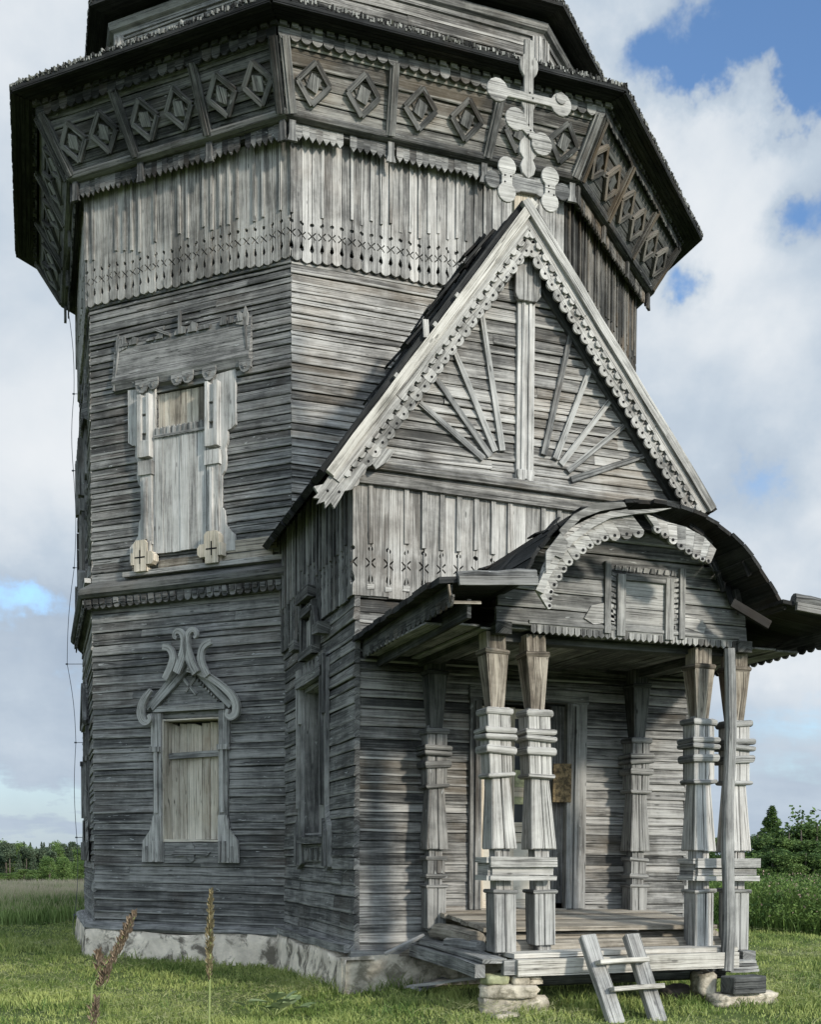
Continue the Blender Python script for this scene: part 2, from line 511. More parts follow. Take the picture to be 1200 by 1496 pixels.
def bar(m, p0, p1, w, t, nrm, taper=1.0, j=0.0, seg=1):
    """timber from p0 to p1: width w across, thickness t along nrm (p0-p1 is the back centre line)"""
    fr, L = quadframe(p0, p1, nrm)
    sts = []
    for i in range(seg + 1):
        k = i / seg
        ww = w * (1 + (taper - 1) * k) / 2
        o, q = U() * j, U() * j
        sts.append([fr.P(L * k, -ww + o, 0 + q), fr.P(L * k, ww + o, 0 + q), fr.P(L * k, ww + o, t + q), fr.P(L * k, -ww + o, t + q)])
    strip(m, sts)


def tube(m, pts, rs, n=8, wob=0.0):
    pts = [Vector(p) for p in pts]
    if not isinstance(rs, (list, tuple)):
        rs = [rs] * len(pts)
    sts = []
    ref = None
    for i, p in enumerate(pts):
        d = (pts[min(i + 1, len(pts) - 1)] - pts[max(i - 1, 0)]).normalized()
        if ref is None:
            ref = d.orthogonal().normalized()
        ref = (ref - d * ref.dot(d)).normalized()
        s2 = d.cross(ref)
        sts.append([p + (ref * math.cos(2 * math.pi * k / n) + s2 * math.sin(2 * math.pi * k / n)) * rs[i] * (1 + U() * wob) for k in range(n)])
    strip(m, sts)


def empty(name, parent=None, loc=(0, 0, 0), **props):
    o = bpy.data.objects.new(name, None)
    COL.objects.link(o)
    o.location = loc
    if parent is not None:
        o.parent = parent
    for k, v in props.items():
        o[k] = v
    return o


def tag(o, label, cat, group=None, kind=None):
    o['label'] = label
    o['category'] = cat
    if group:
        o['group'] = group
    if kind:
        o['kind'] = kind
    return o


def arc(cx, cz, r, a0, a1, n, sx=1.0):
    return [(cx + sx * r * math.cos(rad(a0 + (a1 - a0) * i / n)), cz + r * math.sin(rad(a0 + (a1 - a0) * i / n))) for i in range(n + 1)]


# ------------------------------------------------------------------ terrain
def gh(x, y):
    """ground height"""
    dx, dy = x - CAM[0], y - CAM[1]
    d = np.sqrt(dx * dx + dy * dy)
    t = np.clip((x + 3.0) / 2.2, 0, 1)
    t = t * t * (3 - 2 * t)
    u = np.clip((-y - 3.6) / 2.5, 0, 1)
    near = 0.11 * t * u
    v = np.clip((-y - 8.9) / 0.8, 0, 1)
    near = near * (1 - 0.6 * v)
    und = 0.03 * np.sin(x * 0.9 + 1) * np.sin(y * 0.8) + 0.02 * np.sin(x * 2.1 + y * 1.3)
    und = und * np.clip((d - 9) / 8, 0, 1)
    fall = -np.clip(d - 32, 0, 90) * 0.02
    return near + und + fall


def make_ground():
    def axis(c, near, far):
        a = np.concatenate([np.linspace(-near, near, 121), near * np.geomspace(1.06, far / near, 40), -near * np.geomspace(1.06, far / near, 40)])
        return np.sort(a) + c
    xs, ys = axis(0, 30, 2500), axis(0, 30, 2500)
    X, Y = np.meshgrid(xs, ys, indexing='ij')
    Z = gh(X, Y) - 0.01
    n, mm = X.shape
    v = np.stack([X, Y, Z], -1).reshape(-1, 3)
    i = np.arange(n - 1)[:, None] * mm + np.arange(mm - 1)[None, :]
    f = np.stack([i, i + mm, i + mm + 1, i + 1], -1).reshape(-1, 4)
    o = np_mesh('ground', v, f, 'ground')
    o['kind'] = 'structure'
    o['label'] = 'mown grassy ground around the wooden church'
    return o


def np_mesh(name, v, quads, mat, uv=None, parent=None, tris=None):
    me = bpy.data.meshes.new(name)
    v = np.asarray(v, np.float32)
    q = np.asarray(quads, np.int32)
    nl = q.size + (0 if tris is None else tris.size)
    nf = len(q) + (0 if tris is None else len(tris))
    me.vertices.add(len(v)); me.vertices.foreach_set('co', v.ravel())
    me.loops.add(nl); me.polygons.add(nf)
    idx = q.ravel() if tris is None else np.concatenate([q.ravel(), tris.ravel().astype(np.int32)])
    me.loops.foreach_set('vertex_index', idx)
    st = np.arange(len(q)) * q.shape[1]
    if tris is not None:
        st = np.concatenate([st, q.size + np.arange(len(tris)) * 3])
    me.polygons.foreach_set('loop_start', st.astype(np.int32))
    if uv is not None:
        ul = me.uv_layers.new(name='UVMap')
        ul.data.foreach_set('uv', np.asarray(uv, np.float32)[idx].ravel())
    me.update(calc_edges=True)
    me.validate()
    me.materials.append(M[mat] if isinstance(mat, str) else mat)
    o = bpy.data.objects.new(name, me)
    COL.objects.link(o)
    if parent is not None:
        o.parent = parent
    return o


make_ground()

# ------------------------------------------------------------------ the church
AO = 24.017
ANG = [-90 - AO, -90 + AO, -AO, AO, 90 - AO, 90 + AO, 180 - AO, 180 + AO]


def corner(k, R, z=0.0):
    a = rad(ANG[k % 8])
    return Vector((R * math.sin(a), -R * math.cos(a), z))


def face_fr(k, R=4.0):
    p, q = corner(k, R), corner(k + 1, R)
    d = q - p
    L = d.length
    d.normalize()
    return Fr(p, d, (d.y, -d.x, 0)), L


church = empty('wooden_church', label='grey weathered octagonal wooden church with gabled porch and carved cross', category='church')


def siding(m, fr, a0, a1, z0, z1, holes=(), hm=0.15, d0=0.0, d1=0.045, clip=None, ext=0.0, split=True):
    """rows of planks with openings cut out: holes = (a0, a1, z0, z1)"""
    z = z0
    while z < z1 - 0.03:
        h = hm * random.uniform(0.62, 1.3)
        zt = min(z + h, z1)
        if z1 - zt < 0.05:
            zt = z1
        lo, hi = a0 - ext, a1 + ext
        if clip:
            lo, hi = clip((z + zt) / 2, lo, hi)
        zm = (z + zt) / 2
        cuts = [(lo, hi)]
        for h0, h1, hz0, hz1 in holes:
            if hz0 < zm < hz1:
                nc = []
                for c0, c1 in cuts:
                    if h1 <= c0 or h0 >= c1:
                        nc.append((c0, c1)); continue
                    if h0 > c0: nc.append((c0, h0))
                    if h1 < c1: nc.append((h1, c1))
                cuts = nc
        for c0, c1 in cuts:
            if c1 - c0 < 0.03:
                continue
            parts = [(c0, c1)]
            if split and c1 - c0 > 1.2 and random.random() < 0.6:
                s = random.uniform(c0 + 0.4, c1 - 0.4)
                parts = [(c0, s - 0.003), (s + 0.003, c1)]
            for p0, p1 in parts:
                hboard(m, fr, p0 - random.random() * 0.012, p1 + random.random() * 0.012, z + 0.002, zt - 0.002, d0, d1 + U() * .004, tilt=random.uniform(.006, .018))
        z = zt


def slab(m, fr, a0, a1, z0, z1, d0, d1, holes=()):
    xs = sorted({a0, a1, *[h[0] for h in holes], *[h[1] for h in holes]})
    zs = sorted({z0, z1, *[h[2] for h in holes], *[h[3] for h in holes]})
    for i in range(len(xs) - 1):
        for j in range(len(zs) - 1):
            ca, cz = (xs[i] + xs[i + 1]) / 2, (zs[j] + zs[j + 1]) / 2
            if any(h[0] < ca < h[1] and h[2] < cz < h[3] for h in holes):
                continue
            rect(m, fr, xs[i], xs[i + 1], zs[j], zs[j + 1], d0, d1, 'a')


LOWWIN = (1.07, 1.90, 1.41, 2.85)
UPWIN = (1.0, 1.74, 4.79, 6.66)
R0 = 3.955


def tower():
    for k in range(8):
        fr, L = face_fr(k, R0)
        diag = k in (1, 3, 5, 7)
        off = (L - 2.865) / 2
        lo = [(LOWWIN[0] + off, LOWWIN[1] + off, LOWWIN[2], LOWWIN[3])] if k in (0, 1, 3) else []
        hi = [(UPWIN[0] + off, UPWIN[1] + off, UPWIN[2], UPWIN[3])] if k in (0, 1, 3) else []
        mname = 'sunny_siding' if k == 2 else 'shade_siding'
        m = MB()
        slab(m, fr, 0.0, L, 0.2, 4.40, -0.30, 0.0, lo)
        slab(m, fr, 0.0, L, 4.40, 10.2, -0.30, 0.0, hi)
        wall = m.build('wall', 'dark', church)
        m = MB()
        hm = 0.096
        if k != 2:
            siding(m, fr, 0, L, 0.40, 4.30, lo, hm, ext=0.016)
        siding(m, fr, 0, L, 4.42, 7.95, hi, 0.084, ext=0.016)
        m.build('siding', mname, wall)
    # dark closed core so no light leaks between the walls
    m = MB()
    for z, R in ((0.2, 3.6), (11.5, 3.4)):
        pass
    # sill beam over the foundation
    for k in (0, 1, 3, 4):
        m = MB()
        fr, L = face_fr(k, 4.0)
        n = 8
        sts = []
        for i in range(n + 1):
            a = -0.05 + (L + 0.1) * i / n
            o = U() * 0.012
            sts.append([fr.P(a, 0.33 + o, -0.05), fr.P(a, 0.33 + o, 0.10), fr.P(a, 0.36 + o, 0.135), fr.P(a, 0.40 + o, 0.12), fr.P(a, 0.425 + o, 0.06), fr.P(a, 0.43, -0.05)])
        strip(m, sts)
        m.build('sill_beam', 'grey', church)


def foundation():
    m = MB()
    def run(p0, p1, nrm, ztop, zbot, rough=0.012, seg=0.22):
        p0, p1, nrm = Vector(p0), Vector(p1), Vector(nrm)
        L = (p1 - p0).length
        n = max(2, int(L / seg))
        hs = 7
        b = len(m.v)
        for i in range(n + 1):
            p = p0.lerp(p1, i / n)
            for j in range(hs + 2):
                t = min(j, hs) / hs
                z = zbot + (ztop - zbot) * t
                o = (0.05 * (1 - t) + U() * rough) if j <= hs else -0.25
                q = p + nrm * o
                m.v.append(Vector((q.x, q.y, z + (U() * 0.02 if 0 < j < hs else 0) + (0.03 * math.sin(i * 0.8) if j >= hs else 0))))
        k = hs + 2
        for i in range(n):
            for j in range(k - 1):
                m.face((b + i * k + j, b + (i + 1) * k + j, b + (i + 1) * k + j + 1, b + i * k + j + 1), [(i * seg, j * .06), ((i + 1) * seg, j * .06), ((i + 1) * seg, j * .06 + .06), (i * seg, j * .06 + .06)])
    for k in (0, 1, 3, 4, 5, 6, 7):
        p, q = corner(k, 4.13), corner(k + 1, 4.13)
        d = (q - p).normalized()
        run(p, q, (d.y, -d.x, 0), 0.34, -0.3)
    m.build('foundation', 'plaster', church, smooth=True)
    m = MB()
    run((-1.79, -3.5, 0), (-1.79, -6.87, 0), (-1, 0, 0), 0.37, -0.2, 0.015)
    m.build('side_foundation', 'plaster', church, smooth=True)
    m = MB()
    run((-1.83, -6.82, 0), (1.8, -6.82, 0), (0, -1, 0), 0.36, -0.2, 0.03)
    run((1.8, -6.82, 0), (1.8, -3.5, 0), (1, 0, 0), 0.36, -0.2, 0.03)
    m.build('front_foundation', 'stone', church, smooth=True)


def oct_ring(m, prof, faces=range(8), jag=0.0, seg=1):
    """extrude a (radius, z) profile round the octagon"""
    for k in faces:
        sts = []
        for i in range(seg + 1):
            t = i / seg
            st = []
            for R, z in prof:
                o = U() * jag
                p = corner(k, R, z + o).lerp(corner(k + 1, R, z + o), t)
                st.append(p)
            sts.append(st)
        # mitred ends, no caps needed
        strip(m, sts, closed_profile=True, caps=True)


def skirt_roof():
    ks = (0, 1, 3, 4, 5, 6, 7)
    m = MB()
    oct_ring(m, [(3.98, 4.20), (4.03, 4.21), (4.075, 4.25), (4.085, 4.32), (4.15, 4.335), (4.185, 4.37), (4.185, 4.43), (3.98, 4.56)], ks)
    s = m.build('skirt_roof', 'dark', church)
    m = MB()
    for k in (0, 1):
        fr, L = face_fr(k, 4.095)
        a = 0.02
        while a < L - 0.05:
            w = 0.105
            sc = arc(a + w / 2, 4.245, w * 0.42, 180, 360, 6)
            prism(m, fr, [(a, 4.33)] + sc + [(a + w, 4.33)], 0.0, 0.018, 'a', 0.004)
            if random.random() < 0.8:
                rect(m, fr, a + .02, a + w - .02, 4.255, 4.315, 0.018, 0.034, 'a', 0.006)
            a += w
    m.build('lace_trim', 'frieze_dark', s)
    m = MB()
    for k in (0, 1):
        fr, L = face_fr(k, 4.02)
        rect(m, fr, 0.55 if k else 0.2, L - 0.02, 4.545, 4.60, 0.0, 0.075, 'a')
    m.build('drip_board', 'pale', s)


def skirt_board(m, fr, a0, a1, z0, z1, d0, d1, motif=True, flip=False, left=True, right=True, scale=1.0, tip=True):
    """a vertical plank: notched along its joints (dot, cross, drop) and cut to a point"""
    s = scale
    g = 0.003
    a0 += g; a1 -= g
    w = a1 - a0
    def notches(sign, e):
        # bottom to top along an edge at coordinate e, cutting inwards by sign
        zd = z0 + 0.10 * s
        L = []
        L += [(e, zd), (e + sign * 0.021 * s, zd + 0.03 * s), (e + sign * 0.017 * s, zd + 0.055 * s), (e, zd + 0.105 * s)]
        zx = z0 + 0.285 * s
        L += [(e, zx - 0.010), (e + sign * 0.036 * s, zx - 0.045 * s), (e + sign * 0.043 * s, zx - 0.034 * s), (e + sign * 0.010, zx),
              (e + sign * 0.043 * s, zx + 0.034 * s), (e + sign * 0.036 * s, zx + 0.045 * s), (e, zx + 0.010)]
        zc = z0 + 0.405 * s
        r = 0.021 * s
        L += [(e, zc - r), (e + sign * r * .8, zc - r * .6), (e + sign * r, zc), (e + sign * r * .8, zc + r * .6), (e, zc + r)]
        return L
    if tip:
        c = 0.02 * s
        bot = [(a0, z0 + c * 1.3), (a0 + w * 0.18, z0 + c * .3), (a0 + w * .5, z0 - 0.008), (a1 - w * 0.18, z0 + c * .3), (a1, z0 + c * 1.3)]
    else:
        bot = [(a0, z0), (a1, z0)]
    pts = bot[:]
    if motif and right:
        pts += notches(-1, a1)
    pts += [(a1, z1), (a0, z1)]
    if motif and left:
        pts += list(reversed(notches(1, a0)))
    prism(m, fr, pts, d0, d1, 'z', 0.006)


def cladding():
    for k in range(8):
        fr, L = face_fr(k, R0)
        m = MB()
        n = round(L / 0.112)
        w = (L + 0.05) / n
        for i in range(n):
            a = -0.025 + i * w
            z0 = 7.80 + U() * 0.018
            skirt_board(m, fr, a, a + w, z0, 9.22, 0.062, 0.088, motif=k in (0, 1, 2, 3))
            if random.random() < 0.6:   # thin batten over the joint, higher up
                rect(m, fr, a - 0.016, a + 0.016, z0 + 0.47 + random.random() * .1, 9.2, 0.088, 0.106, 'z', 0.004, 0.003)
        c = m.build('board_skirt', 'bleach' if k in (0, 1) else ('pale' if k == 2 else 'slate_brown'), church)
        m = MB()
        rect(m, fr, -0.02, L + 0.02, 7.98, 9.2, 0.04, 0.061, 'a')
        m.build('backing', 'dark', c)


def frieze():
    for k in range(8):
        vis = k in (0, 1, 2, 3)
        lo, hi = (4.235, 9.235), (4.60, 9.80)
        p0, p1 = corner(k, lo[0], lo[1]), corner(k + 1, lo[0], lo[1])
        q0, q1 = corner(k, hi[0], hi[1]), corner(k + 1, hi[0], hi[1])
        u = (p1 - p0); L = u.length; u.normalize()
        mid = ((q0 + q1) - (p0 + p1)) / 2
        H = mid.length
        w = mid.normalized()
        nrm = u.cross(w).normalized()
        fr = Fr(p0, u, nrm, w)
        flare = ((q1 - q0).length - L) / 2
        clip = lambda z, l, h: (l - flare * z / H, h + flare * z / H)
        m = MB()
        siding(m, fr, 0, L, 0, H, (), 0.13, -0.03, 0.01, clip=clip, split=False)
        f = m.build('frieze', {2: 'sunny_siding', 3: 'dark'}.get(k, 'frieze_dark'), church)  # dark wood under the eaves stands in for their deeper shade
        if not vis:
            continue
        nb = 3
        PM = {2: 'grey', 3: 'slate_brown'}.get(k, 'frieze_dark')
        for i in range(nb + 1):
            posts = MB()
            t = i / nb
            b = fr.P(L * t, 0.0, 0.012)
            tp = fr.P(-flare + (L + 2 * flare) * t, H, 0.012)
            if i == 0:
                b += u * 0.05; tp += u * 0.05
            if i == nb:
                b -= u * 0.05; tp -= u * 0.05
            bar(posts, b, tp, 0.105, 0.05, nrm)
            bar(posts, b + nrm * 0.02, tp + nrm * 0.02, 0.05, 0.045, nrm)
            # flared pendant under the moulding
            posts.build('frieze_post', PM, f)
            posts = MB()
            ff, _ = face_fr(k, 4.20)
            a = 0.05 + (ff_len(k, 4.20) - 0.1) * t
            rr = 0.035
            prism(posts, ff, [(a - rr, 9.17), (a - rr, 9.03), (a - rr - 0.02, 8.955), (a + rr + 0.02, 8.955), (a + rr, 9.03), (a + rr, 9.17)], 0.0, 0.035)
            posts.build('pendant', PM, f)
        for i in range(nb):
            for s in (0.27, 0.72):
                dia, sq = MB(), MB()
                t = (i + s) / nb
                cw = H * 0.47
                ca = (L + 2 * flare * cw / H) * t - flare * cw / H + U() * 0.01
                rw, rh = 0.178, 0.192
                tw = U() * 0.06
                P4 = [(ca + tw * rw, cw - rh), (ca + rw, cw + tw * rh), (ca - tw * rw, cw + rh), (ca - rw, cw - tw * rh)]
                for e in range(4):
                    x0, x1 = P4[e], P4[(e + 1) % 4]
                    bar(dia, fr.P(*x0, 0.012), fr.P(*x1, 0.012), 0.05, 0.045, nrm, j=0.003)
                r2 = 0.085
                an = rad(random.uniform(15, 38))
                sqp = [(ca + r2 * math.cos(an + math.pi / 2 * e), cw + 1.15 * r2 * math.sin(an + math.pi / 2 * e)) for e in range(4)]
                prism(sq, fr, sqp, 0.012, 0.05)
                rr = 0.10
                an -= rad(25)
                prism(sq, fr, [(ca + rr * math.cos(an), cw - 0.03), (ca + rr * 0.6, cw + 0.03), (ca - rr * math.cos(an), cw + 0.03), (ca - rr * .6, cw - 0.03)], 0.011, 0.028, 'a')
                dia.build('diamond_frame', 'frieze_dark' if k == 2 else PM, f)
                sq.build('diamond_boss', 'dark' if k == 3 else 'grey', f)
        # zigzag valance under the moulding
        zf, ZL = face_fr(k, 4.165)
        m = MB()
        a = 0.0
        step = 0.076
        while a < ZL:
            h = 9.0 + U() * 0.008
            pts = [(a, 9.17), (a, h + 0.055), (a + step / 2, h), (min(a + step, ZL), h + 0.055), (min(a + step, ZL), 9.17)]
            if random.random() < 0.97:
                tl = U() * .007
                pts = [(x_, z_ + tl * (1 if i_ in (1, 2) else 0)) for i_, (x_, z_) in enumerate(pts)]
                prism(m, zf, pts, 0.0, 0.02, 'a', 0.005)
            a += step
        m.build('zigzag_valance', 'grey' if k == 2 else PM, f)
        # scalloped top valance with a row of small blocks above
        zf, ZL = face_fr(k, 4.635)
        m = MB()
        a = 0.0
        step = 0.118
        while a < ZL - 0.02:
            e = min(a + step, ZL)
            c = (a + e) / 2
            pts = [(a, 9.855), (a, 9.79)] + [(c + (a - c) * q, 9.79 - 0.045 * (1 - q * q) - 0.012) for q in (0.85, 0.5, 0.0, -0.5, -0.85)] + [(e, 9.79), (e, 9.855)]
            prism(m, zf, pts, 0.0, 0.02, 'a', 0.006)
            a += step
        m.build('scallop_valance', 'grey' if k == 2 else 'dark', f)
        m = MB()
        a = 0.0
        while a < ZL - 0.02:
            rect(m, zf, a + 0.01, a + 0.085, 9.855, 9.905, 0.0, 0.05, 'a', 0.004)
            rect(m, zf, a + 0.085, a + 0.12, 9.86, 9.905, 0.0, 0.02, 'a')
            a += 0.125
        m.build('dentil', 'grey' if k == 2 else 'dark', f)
    m = MB()
    oct_ring(m, [(4.05, 9.17), (4.22, 9.17), (4.28, 9.19), (4.30, 9.225), (4.30, 9.245), (4.24, 9.26), (4.05, 9.26)])
    m.build('frieze_moulding', 'frieze_dark', church)
    m = MB()
    oct_ring(m, [(3.7, 9.13), (4.17, 9.13), (4.17, 9.168), (3.7, 9.168)])
    m.build('frieze_soffit', 'dark', church)


def ff_len(k, R):
    return (corner(k + 1, R) - corner(k, R)).length


def ragged_edge(m, k, R, z, depth=0.09, n_per_m=60):
    fr, L = face_fr(k, R)
    n = int(L * n_per_m)
    for i in range(n):
        a = L * i / n
        w = L / n * random.uniform(0.6, 1.15)
        h = depth * random.uniform(0.35, 1.0)
        zb = z + random.uniform(-0.012, 0.02)
        rect(m, fr, a, a + w, zb, zb + h, -0.14, random.uniform(0.0, 0.014), 'z')


def main_roof():
    m = MB()
    oct_ring(m, [(3.9, 9.905), (4.945, 9.915), (4.945, 9.985), (3.6, 10.62), (3.5, 10.5)])
    r = m.build('roof', 'black', church)
    m = MB()
    for k in range(8):
        ragged_edge(m, k, 4.945, 9.955, 0.05)
    m.build('roof_edge', 'shingle', r)
    # planks of the eave's underside
    m = MB()
    for k in (0, 1, 2, 3):
        fr, L = face_fr(k, 4.945)
        for i in range(6):
            d = -0.30 + i * 0.05
            s = -d * math.tan(rad(22.5))
            zz = 9.898 + U() * 0.002
            rect(m, fr, s, L - s, zz, zz + 0.012, d + 0.003, d + 0.047, 'a')
    m.build('eave_boards', 'black', r)


def second_tier():
    m = MB()
    for k in range(8):
        fr, L = face_fr(k, 3.60)
        rect(m, fr, 0, L, 10.2, 11.45, -0.3, 0.0, 'a')
    t = m.build('upper_tier', 'dark', church)
    m = MB()
    for k in range(8):
        fr, L = face_fr(k, 3.60)
        siding(m, fr, 0, L, 10.55, 11.10, (), 0.14, 0.0, 0.04, ext=0.016)
    m.build('siding', 'sunny_siding', t)
    m = MB()
    oct_ring(m, [(3.5, 11.08), (3.67, 11.08), (3.67, 11.13), (3.72, 11.15), (3.74, 11.19), (3.74, 11.23), (3.5, 11.25)])
    m.build('cornice', 'grey', t)
    for k in (1, 2, 3):
        fr, L = face_fr(k, 3.63)
        for a in (0.0, L - 0.13):
            m = MB()
            rect(m, fr, a, a + 0.13, 10.5, 11.08, 0.02, 0.05)
            rect(m, fr, a + .03, a + 0.055, 10.5, 11.08, 0.05, 0.065)
            rect(m, fr, a + .08, a + 0.105, 10.5, 11.08, 0.05, 0.065)
            m.build('corner_board', 'pale', t)
    m = MB()
    oct_ring(m, [(3.4, 11.30), (3.98, 11.31), (3.98, 11.37), (2.3, 12.3), (2.2, 12.1)])
    r = m.build('upper_roof', 'black', church)
    m = MB()
    for k in range(8):
        ragged_edge(m, k, 3.98, 11.35, 0.05)
    m.build('roof_edge', 'shingle', r)
    # carved finials standing along the eave of the tent roof
    m = MB()
    fr, L = face_fr(2, 3.93)
    for i in range(16):
        a = L * (0.35 + 0.65 * i / 16)
        prism(m, fr, [(a, 11.38), (a + 0.03, 11.38), (a + 0.06, 11.55), (a + 0.16, 11.62), (a + 0.16, 11.68), (a + 0.05, 11.66), (a + 0.0, 11.55)], -0.12, -0.08)
    m.build('roof_finial', 'pale', r)
    m = MB()
    bar(m, corner(1, 3.9, 11.42).lerp(corner(2, 3.9, 11.42), 0.62) + Vector((-.3, -.3, .02)), corner(1, 4.5, 11.2).lerp(corner(2, 4.5, 11.2), 0.83), 0.05, 0.03, (0, 0, 1))
    m.build('loose_lath', 'bleach', r)


tower()
foundation()
skirt_roof()
cladding()
frieze()
main_roof()
second_tier()


# ------------------------------------------------------------------ windows
def smooth_path(P_, n=5):
    """Catmull-Rom through the points"""
    out = []
    Q = [P_[0]] + list(P_) + [P_[-1]]
    for i in range(1, len(Q) - 2):
        for k in range(n):
            t = k / n
            out.append(tuple(0.5 * (2 * Q[i][c] + (Q[i + 1][c] - Q[i - 1][c]) * t + (2 * Q[i - 1][c] - 5 * Q[i][c] + 4 * Q[i + 1][c] - Q[i + 2][c]) * t * t
                                    + (3 * Q[i][c] - Q[i - 1][c] - 3 * Q[i + 1][c] + Q[i + 2][c]) * t ** 3) for c in (0, 1)))
    out.append(tuple(P_[-1]))
    return out


def ribbon(m, fr, P_, widths, d0, d1):
    """a cut-out scroll: a band of varying width along a curve, as one board"""
    P_ = smooth_path(P_)
    n = len(P_)
    st = []
    for i, p in enumerate(P_):
        a, b = P_[max(0, i - 1)], P_[min(n - 1, i + 1)]
        dx, dz = b[0] - a[0], b[1] - a[1]
        l = math.hypot(dx, dz) or 1
        t = i / (n - 1) * (len(widths) - 1)
        k = min(int(t), len(widths) - 2)
        w = (widths[k] + (widths[k + 1] - widths[k]) * (t - k)) / 2
        nx, nz = -dz / l * w, dx / l * w
        st.append([fr.P(p[0] - nx, p[1] - nz, d0), fr.P(p[0] - nx, p[1] - nz, d1), fr.P(p[0] + nx, p[1] + nz, d1), fr.P(p[0] + nx, p[1] + nz, d0)])
    strip(m, st)


GABLE_CURVES = [
    ('rafter', [(1.53, 3.47), (1.27, 3.24), (0.96, 2.98)], [0.078, 0.078, 0.070], 0.045),
    ('rafter', [(1.54, 3.47), (1.80, 3.22), (2.10, 2.96)], [0.078, 0.078, 0.070], 0.045),
    ('scroll', [(1.52, 3.40), (1.68, 3.36), (1.875, 3.27), (2.029, 3.168), (2.151, 3.063), (2.203, 2.962), (2.195, 2.865), (2.13, 2.824), (2.075, 2.855), (2.095, 2.915)], [0.062, 0.078, 0.078, 0.094, 0.101, 0.062, 0.039], 0.095),
    ('scroll', [(0.985, 3.19), (0.905, 3.11), (0.850, 3.02), (0.835, 2.915), (0.869, 2.835), (0.934, 2.815), (0.975, 2.85), (0.950, 2.90)], [0.047, 0.086, 0.101, 0.078, 0.047, 0.039], 0.095),
    ('curl', [(1.40, 3.36), (1.47, 3.50), (1.508, 3.62), (1.512, 3.72), (1.488, 3.80), (1.436, 3.838), (1.387, 3.818), (1.378, 3.772), (1.41, 3.755)], [0.101, 0.109, 0.086, 0.070, 0.058, 0.047, 0.031], 0.14),
    ('curl', [(1.68, 3.34), (1.60, 3.48), (1.556, 3.62), (1.552, 3.72), (1.576, 3.80), (1.626, 3.838), (1.676, 3.818), (1.687, 3.765), (1.655, 3.745)], [0.101, 0.109, 0.086, 0.070, 0.058, 0.047, 0.031], 0.14),
    ('curl', [(1.22, 3.30), (1.30, 3.43), (1.335, 3.53), (1.315, 3.615), (1.265, 3.66), (1.195, 3.675)], [0.078, 0.086, 0.078, 0.078, 0.070], 0.125),
    ('curl', [(1.83, 3.30), (1.755, 3.43), (1.735, 3.53), (1.757, 3.615), (1.81, 3.665), (1.885, 3.69)], [0.078, 0.086, 0.078, 0.078, 0.070], 0.125),
]


